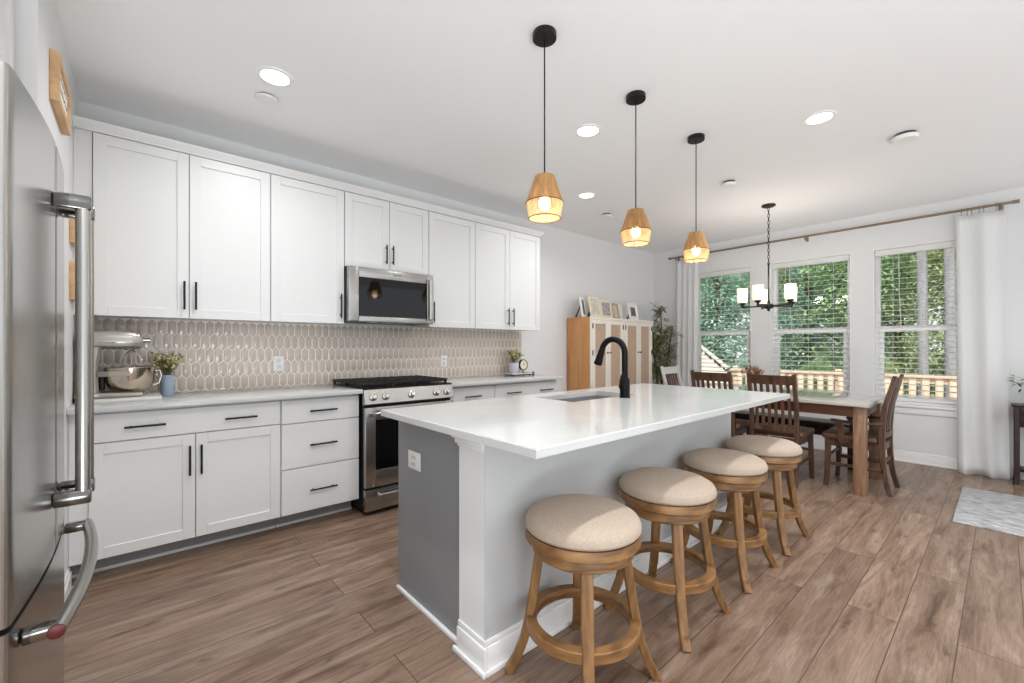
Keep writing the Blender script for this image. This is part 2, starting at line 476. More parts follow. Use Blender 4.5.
# ------------------------------------------------------------------ room shell
YW, XW, XL = 3.707, 6.26, -0.264
WT = 0.15
WIN = [(2.25, 3.06), (1.175, 2.015), (0.14, 0.972)]   # y ranges, far to near
WZ0, WZ1 = 0.60, 2.335
struct(B().box(-2.6, XW, -3.6, YW, -0.12, 0).obj('floor', M['floor'], smooth=False))
struct(B().box(-2.6, XW + WT, -3.6, YW + WT, CEIL, CEIL + 0.12).obj('ceiling', M['ceil'], smooth=False))
struct(B().box(-1.2, XW + WT, YW, YW + WT, -0.12, CEIL).obj('wall_back', M['wall'], smooth=False))
w = B().box(-1.2, XL, 2.265, YW, 0, CEIL)
w.box(-1.2, -1.08, 1.2, 2.265, 0, CEIL)
struct(w.obj('wall_left', M['wall'], smooth=False))
w = B()
ys = [-3.6]
for a, b in sorted(WIN): ys += [a, b]
ys.append(YW)
for i in range(0, len(ys), 2): w.box(XW, XW + WT, ys[i], ys[i + 1], -0.12, CEIL)
for a, b in WIN:
    w.box(XW, XW + WT, a, b, -0.12, WZ0); w.box(XW, XW + WT, a, b, WZ1, CEIL)
struct(w.obj('wall_right', M['wall'], smooth=False))
def baseboard(name, pts):
    b = B()
    for x0, x1, y0, y1, ax in pts:
        b.box(x0, x1, y0, y1, 0, 0.095, 0.002)
        t = 0.006
        if ax == 'x': b.box(x0 + t, x1, y0, y1, 0.095, 0.115, 0.003); b.box(x0 - 0.013, x0, y0, y1, 0, 0.02, 0.004)
        if ax == 'X': b.box(x0, x1 - t, y0, y1, 0.095, 0.115, 0.003); b.box(x1, x1 + 0.013, y0, y1, 0, 0.02, 0.004)
        if ax == 'y': b.box(x0, x1, y0 + t, y1, 0.095, 0.115, 0.003); b.box(x0, x1, y0 - 0.013, y0, 0, 0.02, 0.004)
    return struct(b.obj(name, M['trim']))
baseboard('baseboard_right', [(XW - 0.015, XW, -3.6, YW - 0.015, 'x')])
baseboard('baseboard_back', [(3.42, XW - 0.03, YW - 0.015, YW, 'y')])
baseboard('baseboard_left', [(XL, XL + 0.015, 2.27, 3.135, 'X')])

# windows, sills, blinds
for i, (a, b) in enumerate(WIN):
    n = i + 1
    w = B()
    x0, x1 = XW + 0.085, XW + 0.145
    fw = 0.048
    w.box(x0, x1, a, a + fw, WZ0, WZ1, 0.003); w.box(x0, x1, b - fw, b, WZ0, WZ1, 0.003)
    w.box(x0, x1, a + fw, b - fw, WZ1 - 0.05, WZ1, 0.003); w.box(x0, x1, a + fw, b - fw, WZ0, WZ0 + 0.05, 0.003)
    win = struct(w.obj('window_%d' % n, M['vinyl']))
    w = B()
    zr = 1.445
    w.box(x0 - 0.02, x0 + 0.03, a + fw, b - fw, zr - 0.024, zr + 0.024, 0.003)
    w.box(x0 - 0.015, x0 + 0.02, a + fw, a + fw + 0.035, WZ0 + 0.05, zr - 0.024, 0.002)
    w.box(x0 - 0.015, x0 + 0.02, b - fw - 0.035, b - fw, WZ0 + 0.05, zr - 0.024, 0.002)
    w.box(x0 - 0.015, x0 + 0.02, a + fw + 0.035, b - fw - 0.035, WZ0 + 0.05, WZ0 + 0.10, 0.002)
    w.obj('sash', M['vinyl'], win)
    w = B()
    w.box(x0 + 0.035, x0 + 0.039, a + fw, b - fw, zr - 0.01, WZ1 - 0.05)
    w.box(x0 + 0.012, x0 + 0.016, a + fw + 0.03, b - fw - 0.03, WZ0 + 0.09, zr)
    w.obj('glass_pane', M['glass'], win, smooth=False)
    # white jamb lining and sill
    t = B()
    t.box(XW - 0.002, x0, a, a + 0.008, WZ0, WZ1); t.box(XW - 0.002, x0, b - 0.008, b, WZ0, WZ1)
    t.box(XW - 0.002, x0, a + 0.008, b - 0.008, WZ1 - 0.008, WZ1)
    t.box(XW - 0.04, x0, a - 0.05 if i < 3 else a, b + 0.05, WZ0 - 0.002, WZ0 + 0.022, 0.004)
    t.box(XW - 0.016, XW, a - 0.03, b + 0.03, WZ0 - 0.075, WZ0 - 0.002, 0.003)
    struct(t.obj('trim_%d' % n, M['trim']))
    names = ['white slatted blind in the window nearest the leafy tree', 'white slatted blind in the middle window behind the dining table',
             'white slatted blind in the window beside the right long curtain']
    bl = thing('window_blind', names[i], 'window blind', (XW + 0.04, (a + b) / 2, WZ0 + 0.022), 0, 'window blinds')
    hw = (b - a) / 2 - 0.014
    H = WZ1 - WZ0 - 0.022
    B().box(-0.028, 0.03, -hw, hw, H - 0.075, H - 0.010, 0.004).obj('headrail', M['blind'], bl)
    k = 0
    z = H - 0.11
    ang = math.radians(11)
    me = None
    while z > 0.06:
        if me is None:
            s_ = B().box(-0.020, 0.020, -hw, hw, -0.0011, 0.0011)
            o = s_.obj('slat', M['blind'], bl, smooth=False, loc=(0, 0, z)); me = o.data
        else:
            o = bpy.data.objects.new('slat', me); COL.objects.link(o); o.parent = bl; o.location = (0, 0, z)
        o.rotation_euler = (0, -ang, 0)
        z -= 0.058
    B().box(-0.026, 0.026, -hw, hw, 0.002, 0.022, 0.004).obj('bottom_rail', M['blind'], bl)
    for yy in (-hw * 0.62, 0, hw * 0.62):
        B().cyl((-0.027, yy, 0.02), (-0.027, yy, H - 0.07), 0.0014, n=6).obj('ladder_cord', M['blind'], bl)
    B().tube([(-0.034, hw * 0.5, H - 0.08), (-0.036, hw * 0.49, H - 0.5), (-0.036, hw * 0.45, H - 0.9)], 0.003, 6).obj('tilt_wand', M['blind'], bl)

# backsplash : real elongated hexagon tiles on a grout bed
g = B().box(XL + 0.001, 3.378, YW - 0.006, YW, 0.931, 1.425)
bs = tag(struct(g.obj('trim_4', M['grout'], smooth=False)))
t = B()
tw, side, pt = 0.0525, 0.066, 0.030
pitch = side + pt
row = 0
z = 0.931 - 0.04
while z < 1.44:
    x = XL + (tw / 2 if row % 2 else 0)
    while x < 3.378 + tw:
        gx = tw / 2 - 0.0031; gz = 0.0027
        poly = [(-gx, -side / 2), (0, -side / 2 - pt + 2 * gz), (gx, -side / 2), (gx, side / 2), (0, side / 2 + pt - 2 * gz), (-gx, side / 2)]
        pts = []
        for px, pz in poly:
            pts.append((min(max(x + px, XL + 0.002), 3.377), min(max(z + pz, 0.932), 1.424)))
        area = sum(pts[i][0] * pts[(i + 1) % 6][1] - pts[(i + 1) % 6][0] * pts[i][1] for i in range(6)) / 2
        if area > 1e-5:
            try: t.ring_mesh([[(px, YW - 0.0055, pz) for px, pz in pts], [(px, YW - 0.0068, pz) for px, pz in pts],
                          [(px + (x - px) * 0.07, YW - 0.0076, pz + (z - pz) * 0.05) if 0.94 < pz < 1.41 and XL + .01 < px < 3.37 else (px, YW - 0.0076, pz) for px, pz in pts]])
            except ValueError: pass
        x += tw
    z += pitch; row += 1
t.obj('tiles', M['tile'], bs)

# ------------------------------------------------------------------ kitchen cabinets
def shaker(b, x0, x1, z0, z1, yf, th=0.020, st=0.058, rec=0.009):
    """front face at y=yf looking towards -y"""
    y1 = yf + th
    b.box(x0, x0 + st, yf, y1, z0, z1, 0.0016, 1); b.box(x1 - st, x1, yf, y1, z0, z1, 0.0016, 1)
    b.box(x0 + st, x1 - st, yf, y1, z0, z0 + st, 0.0016, 1); b.box(x0 + st, x1 - st, yf, y1, z1 - st, z1, 0.0016, 1)
    b.box(x0 + st - 0.002, x1 - st + 0.002, yf + rec, y1 - 0.001, z0 + st - 0.002, z1 - st + 0.002)
    return b
def pull(p, axis, L, parent, m='black', r=0.006, off=0.03):
    """bar pull centred at p on a face looking to -y"""
    x, y, z = p
    b = B(); yo = y - off
    if axis == 'z':
        b.cyl((x, yo, z - L / 2), (x, yo, z + L / 2), r, n=10)
        for s in (-0.36, 0.36): b.cyl((x, yo, z + s * L), (x, y - 0.0003, z + s * L), r * 0.8, n=8)
    else:
        b.cyl((x - L / 2, yo, z), (x + L / 2, yo, z), r, n=10)
        for s in (-0.36, 0.36): b.cyl((x + s * L, yo, z), (x + s * L, y - 0.0003, z), r * 0.8, n=8)
    return b.obj('handle', M[m], parent)
YU, YB = 3.377, 3.14
def wall_cabinet(label, x0, x1, z0, z1, doors, filler=None):
    c = thing('wall_cabinet', label, 'cabinet', ((x0 + x1) / 2, YW, z0), 0, 'white upper cabinets over the counter')
    ox, oy, oz = c.location
    b = B().box(x0 - ox, x1 - ox, YU + 0.0215 - oy, -0.003, 0.008, z1 - oz)
    if filler: b.box(filler - ox, x0 - ox - 0.002, YU + 0.014 - oy, YU + 0.06 - oy, 0, z1 - oz)
    b.obj('body', M['cab'], c, smooth=False)
    for d0, d1, hx, hz0, hz1 in doors:
        d = shaker(B(), d0 - ox, d1 - ox, 0, z1 - oz - 0.004, YU - oy).obj('door', M['cab'], c)
        if hx is not None: pull((hx - ox, YU - oy, (hz0 + hz1) / 2 - oz), 'z', hz1 - hz0, d)
    return c
ZU0, ZU1 = 1.421, 2.457
wall_cabinet('white two-door upper cabinet at the left end above the stand mixer', -0.186, 0.706, ZU0, ZU1,
             [(-0.184, 0.2485, 0.225, 1.475, 1.65), (0.2535, 0.7035, 0.283, 1.475, 1.65)], XL + 0.001)
wall_cabinet('white single-door upper cabinet left of the microwave', 0.709, 1.219, ZU0, ZU1, [(0.711, 1.217, 1.187, 1.464, 1.648)])
wall_cabinet('short white two-door upper cabinet above the microwave', 1.222, 1.964, 1.872, ZU1,
             [(1.224, 1.5905, 1.557, 1.925, 2.083), (1.5945, 1.962, 1.615, 1.925, 2.083)])
wall_cabinet('white single-door upper cabinet just right of the microwave', 1.967, 2.475, ZU0, ZU1, [(1.969, 2.473, 2.005, 1.464, 1.645)])
wall_cabinet('white two-door upper cabinet at the right end of the row', 2.478, 3.363, ZU0, ZU1,
             [(2.48, 2.918, 2.886, 1.46, 1.64), (2.922, 3.361, 2.954, 1.46, 1.64)])
cr = B()
prof = [(3.40, 2.4575), (YU - 0.004, 2.4575), (YU - 0.008, 2.47), (YU - 0.030, 2.492), (YU - 0.034, 2.508), (3.40, 2.508)]
cr.prism_x(prof, XL + 0.001, 3.363)
cr.ring_mesh([[(3.363, p[0], p[1]) for p in prof[:]], [(3.363 + (YU - p[0] + 0.0 if p[0] < 3.39 else 0.0), p[0], p[1]) for p in prof]])
cr.box(3.363, 3.395, 3.40, YW, 2.478, 2.508, 0.003)
cr.box(XL + 0.001, 3.363, 3.40, YW, 2.4575, 2.465)
tag(cr.obj('crown_molding', M['cab']), 'long white crown molding along the top of the upper cabinets', 'molding')

def base_cabinet(label, x0, x1, drawers, doors, ztoe=0.119, toe=True, filler=None):
    c = thing('base_cabinet', label, 'cabinet', ((x0 + x1) / 2, YW, 0), 0, 'white base cabinets along the wall')
    ox, oy, oz = c.location
    b = B().box(x0 - ox, x1 - ox, YB + 0.0215 - oy, -0.003, 0.115, 0.90)
    if filler: b.box(filler - ox, x0 - ox - 0.001, YB + 0.012 - oy, YB + 0.06 - oy, 0.115, 0.90)
    b.obj('body', M['cab'], c, smooth=False)
    f0 = filler if filler else x0
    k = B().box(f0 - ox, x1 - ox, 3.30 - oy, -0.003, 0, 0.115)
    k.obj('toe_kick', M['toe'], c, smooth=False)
    B().box(f0 - ox, x1 - ox, 3.285 - oy, 3.2995 - oy, 0, 0.018, 0.004).obj('shoe_molding', M['trim'], c)
    for d0, d1, z0, z1, hs in drawers:
        d = B().box(d0 - ox, d1 - ox, YB - oy, YB + 0.02 - oy, z0, z1, 0.002, 1).obj('drawer', M['cab'], c)
        for h0, h1, hz in hs: pull(((h0 + h1) / 2 - ox, YB - oy, hz), 'x', h1 - h0, d)
    for d0, d1, z0, z1, hx in doors:
        d = shaker(B(), d0 - ox, d1 - ox, z0, z1, YB - oy).obj('door', M['cab'], c)
        if hx is not None: pull((hx - ox, YB - oy, 0.58), 'z', 0.172, d)
    return c
base_cabinet('white base cabinet with one wide drawer over two doors, beside the refrigerator', -0.19, 0.7165,
             [(-0.188, 0.7145, 0.735, 0.884, [(-0.05, 0.126, 0.806), (0.406, 0.577, 0.803)])],
             [(-0.188, 0.2605, 0.119, 0.729, 0.235), (0.2655, 0.7145, 0.119, 0.729, 0.29)], filler=XL + 0.002)
base_cabinet('white base cabinet of three stacked drawers left of the range', 0.7205, 1.242,
             [(0.7225, 1.240, 0.728, 0.884, [(0.893, 1.074, 0.803)]), (0.7225, 1.240, 0.424, 0.722, [(0.893, 1.074, 0.572)]), (0.7225, 1.240, 0.119, 0.418, [(0.893, 1.074, 0.262)])], [])
base_cabinet('white base cabinet with one short drawer just right of the range', 2.024, 2.529,
             [(2.026, 2.527, 0.728, 0.884, [(2.177, 2.353, 0.80)])], [(2.026, 2.527, 0.119, 0.722, 2.06)])
base_cabinet('white base cabinet at the right end of the wall run, with a two-handle drawer', 2.532, 3.382,
             [(2.534, 3.38, 0.728, 0.884, [(2.662, 2.843, 0.80), (3.105, 3.298, 0.80)])], [(2.534, 2.9555, 0.119, 0.722, 2.93), (2.9595, 3.38, 0.119, 0.722, 2.985)])
tag(B().box(XL + 0.0005, 1.246, 3.077, YW - 0.0105, 0.9005, 0.931, 0.003).obj('countertop', M['quartz']),
    'white quartz countertop left of the range, under the stand mixer', 'countertop', 'wall countertops')
tag(B().box(2.02, 3.412, 3.077, YW - 0.0105, 0.9005, 0.931, 0.003).obj('countertop', M['quartz']),
    'white quartz countertop right of the range, under the small clock', 'countertop', 'wall countertops')

# ------------------------------------------------------------------ range
rg = thing('gas_range', 'stainless steel gas range with black grates between the base cabinets', 'range', (1.633, YW, 0))
def R(b): return b
ox, oy = 1.633, YW
b = B().box(-0.378, 0.378, 3.10 - oy, -0.02, 0.03, 0.905)
for sx in (-0.33, 0.33):
    for yy in (-0.5, -0.1): b.cyl((sx, yy, 0), (sx, yy, 0.03), 0.02, n=10)
b.obj('body', M['black'], rg, smooth=False)
b = B().box(-0.382, 0.382, 3.085 - oy, -0.02, 0.9055, 0.9314)
b.box(-0.397, 0.397, 3.10 - oy, -0.015, 0.9316, 0.9362, 0.001)
b.obj('cooktop', M['black'], rg)
b = B().prism_x([(3.058 - oy, 0.815), (3.050 - oy, 0.822), (3.080 - oy, 0.925), (3.099 - oy, 0.905), (3.099 - oy, 0.815)], -0.382, 0.382)
b.obj('control_panel', M['steelh'], rg, smooth=False)
for kx in (1.3157, 1.415, 1.629, 1.851, 1.952):
    k = B().lathe([(0.024, 0), (0.027, 0.006), (0.025, 0.012), (0.019, 0.014), (0.018, 0.032), (0.014, 0.037)], (0, 0, 0), 20, axis='y')
    k.box(-0.003, 0.003, -0.039, -0.030, -0.014, 0.014)
    ko = k.obj('knob', M['knobchrome'], rg)
    ko.location = (kx - ox, 3.0645 - oy, 0.868); ko.rotation_euler = (-math.radians(16), 0, 0)
d = B()
yf = 3.055 - oy; yb = 3.0985 - oy
d.box(-0.379, -0.30, yf, yb, 0.205, 0.795, 0.004); d.box(0.30, 0.379, yf, yb, 0.205, 0.795, 0.004)
d.box(-0.30, 0.30, yf, yb, 0.205, 0.33, 0.004); d.box(-0.30, 0.30, yf, yb, 0.70, 0.795, 0.004)
door = d.obj('oven_door', M['steelh'], rg)
B().box(-0.301, 0.301, yf + 0.006, yb - 0.002, 0.329, 0.701).obj('oven_window', M['ovenglass'], door, smooth=False)
h = B().cyl((-0.34, yf - 0.055, 0.755), (0.34, yf - 0.055, 0.755), 0.014, n=16)
for sx in (-0.32, 0.32): h.cyl((sx, yf - 0.055, 0.755), (sx, yf - 0.0005, 0.755), 0.012, n=12)
h.obj('handle', M['chrome'], door)
d = B().box(-0.379, 0.379, yf, yb, 0.035, 0.192, 0.004).obj('drawer', M['steelh'], rg)
h = B().cyl((-0.30, yf - 0.05, 0.155), (0.30, yf - 0.05, 0.155), 0.012, n=16)
for sx in (-0.28, 0.28): h.cyl((sx, yf - 0.05, 0.155), (sx, yf - 0.0005, 0.155), 0.01, n=12)
h.obj('handle', M['chrome'], d)
for gx in (-0.286, -0.028, 0.230):
    g = B()
    y0, y1 = 3.115 - oy, -0.06
    for xx in (gx - 0.122, gx - 0.06, gx, gx + 0.06, gx + 0.122): g.box(xx - 0.008, xx + 0.008, y0, y1, 0.962, 0.976, 0.002)
    for k in range(7):
        yy = y0 + 0.006 + (y1 - y0 - 0.012) * k / 6
        g.box(gx - 0.122, gx + 0.122, yy - 0.008, yy + 0.008, 0.954, 0.974, 0.002)
    for xx in (gx - 0.112, gx + 0.112):
        for yy in (y0 + 0.006, y1 - 0.006, (y0 + y1) / 2): g.box(xx - 0.008, xx + 0.008, yy - 0.008, yy + 0.008, 0.9365, 0.962)
    g.obj('grate', M['iron'], rg)
    for yy in ((-0.44, -0.18) if abs(gx) > 0.1 else (-0.31,)):
        B().lathe([(0.05, 0), (0.048, 0.010), (0.034, 0.012), (0.034, 0.019), (0.03, 0.021)], (gx, yy, 0.9365), 20).obj('burner_cap', M['iron'], rg)

# ------------------------------------------------------------------ microwave
mw = thing('microwave', 'stainless over-the-range microwave with black glass door under the short cabinet', 'microwave', (1.596, YW, 1.440))
ox, oy, oz = mw.location
x0, x1 = 1.2215 - ox, 1.9645 - ox
yf = 3.30 - oy; hz = 0.43
b = B().box(x0, x1, yf + 0.045, -0.011, 0.004, hz - 0.0005)
b.obj('body', M['black'], mw, smooth=False)
d = B()
wx0, wx1 = 1.305 - ox, 1.906 - ox
d.box(x0, wx0, yf, yf + 0.0445, 0, hz - 0.002, 0.008, 3)
d.box(wx1, x1, yf, yf + 0.0445, 0, hz - 0.002, 0.008, 3)
d.box(wx0, wx1, yf, yf + 0.0445, 0, 0.045, 0.006); d.box(wx0, wx1, yf, yf + 0.0445, 0.348, hz - 0.002, 0.006)
dr = d.obj('door', M['steelh'], mw)
B().box(wx0 - 0.004, wx1 + 0.004, yf + 0.007, yf + 0.042, 0.042, 0.351).obj('window', M['ovenglass'], dr, smooth=False)
B().box(1.565 - ox, 1.668 - ox, yf - 0.003, yf - 0.0002, 0.378, 0.402, 0.001).obj('badge', M['chrome'], dr)
B().box(x1 - 0.052, x1 - 0.012, yf - 0.03, yf - 0.0004, 0.03, hz - 0.04, 0.012, 3).obj('handle', M['steel'], dr)
v = B()
for k in range(3): v.box(-0.18 + k * 0.13, -0.08 + k * 0.13, yf + 0.08, yf + 0.2, 0.001, 0.0039)
v.obj('vent_grille', M['dsteel'], mw, smooth=False)
def text_mesh(name, txt, size, m, parent, loc, rot, depth=0.0008):
    cu = bpy.data.curves.new(name, 'FONT'); cu.body = txt; cu.size = size; cu.extrude = depth; cu.align_x = 'CENTER'; cu.align_y = 'CENTER'
    tmp = bpy.data.objects.new(name, cu); COL.objects.link(tmp)
    bpy.context.view_layer.update()
    me = bpy.data.meshes.new_from_object(tmp.evaluated_get(bpy.context.evaluated_depsgraph_get()))
    bpy.data.objects.remove(tmp); bpy.data.curves.remove(cu)
    me.materials.clear(); me.materials.append(m)
    o = bpy.data.objects.new(name, me); COL.objects.link(o); o.parent = parent; o.location = loc; o.rotation_euler = rot
    return o
text_mesh('lettering', 'KitchenAid', 0.016, M['ink'], dr, (1.6165 - ox, yf - 0.0036, 0.390), (PI / 2, 0, 0))

# ------------------------------------------------------------------ island
isl = thing('kitchen_island', 'long kitchen island with gray end panel and white wall behind the stools', 'island', (2.08, 1.65, 0))
ox, oy = 2.08, 1.65
def I(b): return b
X0, X1 = 1.02 - ox, 3.238 - ox
b = B().box(X0 + 0.02, 1.815 - ox, 1.42 - oy, 2.02 - oy, 0.115, 0.9)
b.box(2.495 - ox, X1 - 0.02, 1.42 - oy, 2.02 - oy, 0.115, 0.9)
b.box(1.815 - ox, 2.495 - ox, 1.42 - oy, 2.02 - oy, 0.115, 0.68)
b.box(1.815 - ox, 2.495 - ox, 1.955 - oy, 2.02 - oy, 0.68, 0.9)
b.obj('cabinet_body', M['gray'], isl, smooth=False)
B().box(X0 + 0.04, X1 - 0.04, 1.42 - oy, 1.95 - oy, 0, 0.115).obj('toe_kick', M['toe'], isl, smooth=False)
B().box(X0, X0 + 0.0195, 1.476 - oy, 2.045 - oy, 0.0, 0.9, 0.001, 1).obj('end_panel', M['gray'], isl)
B().box(X0 + 0.002, X0 + 0.03, 2.0455 - oy, 2.064 - oy, 0.11, 0.9, 0.001, 1).obj('filler_strip', M['gray'], isl)
B().box(X1 - 0.0195, X1, 1.42 - oy, 2.04 - oy, 0.0, 0.9, 0.001, 1).obj('end_panel', M['gray'], isl)
B().box(X0 - 0.016, X0 - 0.0005, 1.49 - oy, 2.055 - oy, 0, 0.02, 0.004).obj('shoe_molding', M['trim'], isl)
b = B().box(X0 - 0.0195, X1, 1.30 - oy, 1.305 - oy, 0, 0.9)
b.box(X0 + 0.08, X1, 1.305 - oy, 1.4195 - oy, 0, 0.9)
b.obj('knee_wall', M['islandwall'], isl, smooth=False)
c = B().box(X0 - 0.02, X0 + 0.0795, 1.3051 - oy, 1.475 - oy, 0, 0.9)
c.obj('column', M['islandpaint'], isl)
# cap molding stack on the end face of the column
c = B()
for z0, z1, p in ((0.835, 0.848, 0.006), (0.848, 0.87, 0.014), (0.87, 0.90, 0.024)):
    c.box(X0 - 0.02 - p, X0 - 0.0202, 1.30 - oy - 0.0, 1.475 - oy + p, z0, z1, 0.003)
c.obj('column_cap', M['islandpaint'], isl)
bb = B()
def bbox(x0, x1, y0, y1):
    bb.box(x0, x1, y0, y1, 0, 0.085, 0.002)
e = 0.014
bb.box(X0 - 0.02 - e, X0 - 0.0202, 1.30 - e - oy, 1.475 + 0.0 - oy, 0, 0.10, 0.003)
bb.box(X0 - 0.02 - e + 0.006, X0 - 0.0202, 1.30 - e + 0.006 - oy, 1.475 - oy, 0.10, 0.125, 0.004)
bb.box(X0 - 0.02 - 2 * e, X0 - 0.0205 - e, 1.30 - 2 * e - oy, 1.475 + 0.01 - oy, 0, 0.022, 0.004)
bb.box(X0 - 0.02, X1, 1.30 - e - oy, 1.2998 - oy, 0, 0.10, 0.003)
bb.box(X0 - 0.02, X1, 1.30 - e + 0.006 - oy, 1.2998 - oy, 0.10, 0.125, 0.004)
bb.box(X0 - 0.02 - e, X1, 1.30 - 2 * e - oy, 1.2996 - e - oy, 0, 0.022, 0.004)
bb.obj('base_molding', M['trim'], isl)
for k in range(3):
    xx0 = X0 + 0.035 + k * 0.72
    d = shaker(B(), -0.345, 0.345, 0.12, 0.88, -0.011).obj('door', M['gray'], isl)
    d.location = (xx0 + 0.33, 2.0515 - oy, 0); d.rotation_euler = (0, 0, PI)
    pull((0.30, -0.011, 0.7), 'z', 0.17, d)
# island top with a sink cut-out
SX0, SX1, SY0, SY1 = 1.85, 2.46, 1.595, 1.90
TX0, TX1, TY0, TY1 = 0.914, 3.27, 0.935, 2.036
t = B()
Z0, Z1 = 0.9005, 0.931
be = 0.004
outer = [(TX0, TY0), (TX1, TY0), (TX1, TY1), (TX0, TY1)]; inner = [(SX0, SY0), (SX1, SY0), (SX1, SY1), (SX0, SY1)]
def inset(poly, d): return [(poly[0][0] + d, poly[0][1] + d), (poly[1][0] - d, poly[1][1] + d), (poly[2][0] - d, poly[2][1] - d), (poly[3][0] + d, poly[3][1] - d)]
rings = [[(x, y, Z0) for x, y in inner], [(x, y, Z1) for x, y in inner], [(x, y, Z1) for x, y in inset(outer, be)], [(x, y, Z1 - be) for x, y in outer], [(x, y, Z0) for x, y in outer], [(x, y, Z0) for x, y in inner]]
t.ring_mesh(rings, True, False, False)
bmesh.ops.remove_doubles(t.bm, verts=t.bm.verts, dist=1e-5)
tag(t.obj('island_countertop', M['quartz'], smooth=False), 'large white quartz slab with sink cutout on top of the island', 'countertop')
sk = B()
m_ = 0.012
si = [(SX0 - 0.004, SY0 - 0.004), (SX1 + 0.004, SY0 - 0.004), (SX1 + 0.004, SY1 + 0.004), (SX0 - 0.004, SY1 + 0.004)]
sk.ring_mesh([[(x, y, 0.90) for x, y in inset(si, -0.02)], [(x, y, 0.90) for x, y in si], [(x, y, 0.72) for x, y in inset(si, 0.008)], [(x, y, 0.70) for x, y in inset(si, 0.03)]], True, False, True)
sk.ring_mesh([[(x, y, 0.899) for x, y in inset(si, -0.02)], [(x, y, 0.899) for x, y in inset(si, -0.003)], [(x, y, 0.718) for x, y in inset(si, 0.004)], [(x, y, 0.697) for x, y in inset(si, 0.028)]], True, False, True)
snk = thing('kitchen_sink', 'undermount stainless steel sink set in the island top', 'sink', (0, 0, 0))
sk.obj('basin', M['sinksteel'], snk, smooth=False)
B().lathe([(0.045, 0), (0.043, 0.004), (0.03, 0.003), (0.028, 0.001)], ((SX0 + SX1) / 2, (SY0 + SY1) / 2, 0.7002), 24).obj('drain', M['chrome'], snk)

fc = thing('kitchen_faucet', 'tall black gooseneck pull-down faucet beside the island sink', 'faucet', (2.262, 1.535, 0.931))
B().lathe([(0.033, 0), (0.033, 0.006), (0.030, 0.010), (0.030, 0.105), (0.026, 0.118), (0.020, 0.126)], n=24).obj('base', M['bronze'], fc)
path = [(0, 0, 0.11), (0, 0, 0.2), (0, 0, 0.265)]
for k in range(1, 13):
    a = PI - PI * k / 12 * 0.93
    path.append((0, 0.087 + 0.087 * math.cos(a), 0.272 + 0.087 * math.sin(a)))
B().tube(path, 0.019, 16).obj('spout', M['bronze'], fc)
e0 = Vector(path[-1]); dd = (Vector(path[-1]) - Vector(path[-2])).normalized()
B().tube([e0, e0 + dd * 0.02, e0 + dd * 0.05, e0 + dd * 0.095, e0 + dd * 0.10], [0.0205, 0.021, 0.023, 0.028, 0.025], 16).obj('spray_head', M['bronze'], fc)
hd = B().tube([(-0.02, 0, 0.07), (-0.042, -0.002, 0.07)], 0.017, 14)
hd.tube([(-0.036, 0, 0.072), (-0.042, -0.004, 0.10), (-0.040, -0.01, 0.135), (-0.03, -0.014, 0.158)], [0.013, 0.011, 0.010, 0.007], 10)
hd.obj('lever', M['bronze'], fc)

# ------------------------------------------------------------------ outlets
def outlet(label, loc, rz, switch=False):
    o = thing('electrical_outlet', label, 'outlet', loc, rz)
    B().box(-0.037, 0.037, -0.005, 0, -0.058, 0.058, 0.0025).obj('cover_plate', M['plastic'], o)
    for zz in (-0.022, 0.022):
        f = B().box(-0.0165, 0.0165, -0.0075, -0.0052, zz - 0.014, zz + 0.014, 0.001).obj('socket', M['plate'], o)
        s_ = B()
        for xx in (-0.006, 0.006): s_.box(xx - 0.0012, xx + 0.0012, -0.0082, -0.0076, zz - 0.002, zz + 0.007)
        s_.cyl((0, -0.0076, zz - 0.008), (0, -0.0082, zz - 0.008), 0.002, n=8)
        s_.obj('slots', M['slot'], f, smooth=False)
    return o
outlet('white electrical outlet on the tile wall left of the range', (0.83, YW - 0.0097, 1.112), 0)
outlet('white electrical outlet on the tile wall right of the range', (2.32, YW - 0.0097, 1.10), 0)
oo = outlet('white electrical outlet on the gray island end panel', (1.0195, 1.886, 0.69), -PI / 2)
oo.scale = (1.6, 1, 0.75)

# ------------------------------------------------------------------ refrigerator
fr = thing('refrigerator', 'tall stainless french-door refrigerator at the left edge', 'refrigerator', (-0.6, 1.795, 0))
ox, oy = -0.6, 1.795
def front(y): return -0.174 - 0.024 * ((y - 1.795) / 0.455) ** 2
b = B().box(-1.05 - ox, -0.262 - ox, 1.345 - oy, 2.245 - oy, 0.03, 1.785)
for yy in (1.4, 2.19):
    for xx in (-1.0, -0.32): b.cyl((xx - ox, yy - oy, 0), (xx - ox, yy - oy, 0.03), 0.02, n=10)
b.obj('body', M['dsteel'], fr, smooth=False)
def fdoor(name, y0, y1, z0, z1):
    n = 14; r = 0.012
    poly = [(-0.26 - ox, y1 - oy), (-0.26 - ox, y0 - oy)]
    poly += [(front(y0) - 0.012 - ox, y0 - oy), (front(y0) - 0.004 - ox, y0 + 0.004 - oy)]
    for k in range(n + 1):
        y = y0 + 0.012 + (y1 - y0 - 0.024) * k / n
        poly.append((front(y) - ox, y - oy))
    poly += [(front(y1) - 0.004 - ox, y1 - 0.004 - oy), (front(y1) - 0.012 - ox, y1 - oy)]
    bb_ = B().prism(poly, z0, z1)
    return bb_.obj(name, M['steel'], fr)
for y0, y1, hy in ((1.34, 1.792, 1.735), (1.798, 2.25, 1.860)):
    d = fdoor('door', y0, y1, 0.665, 1.824)
    xb = -0.115 - ox
    h = B().tube([(xb, hy - oy, 0.80), (xb, hy - oy, 1.667)], 0.0165, 18)
    h.obj('handle', M['steel'], d)
    for zz in (0.815, 1.652):
        B().box(front(hy) + 0.0005 - ox, xb + 0.018, hy - 0.017 - oy, hy + 0.017 - oy, zz - 0.020, zz + 0.020, 0.005).obj('handle_bracket', M['bracket'], d)
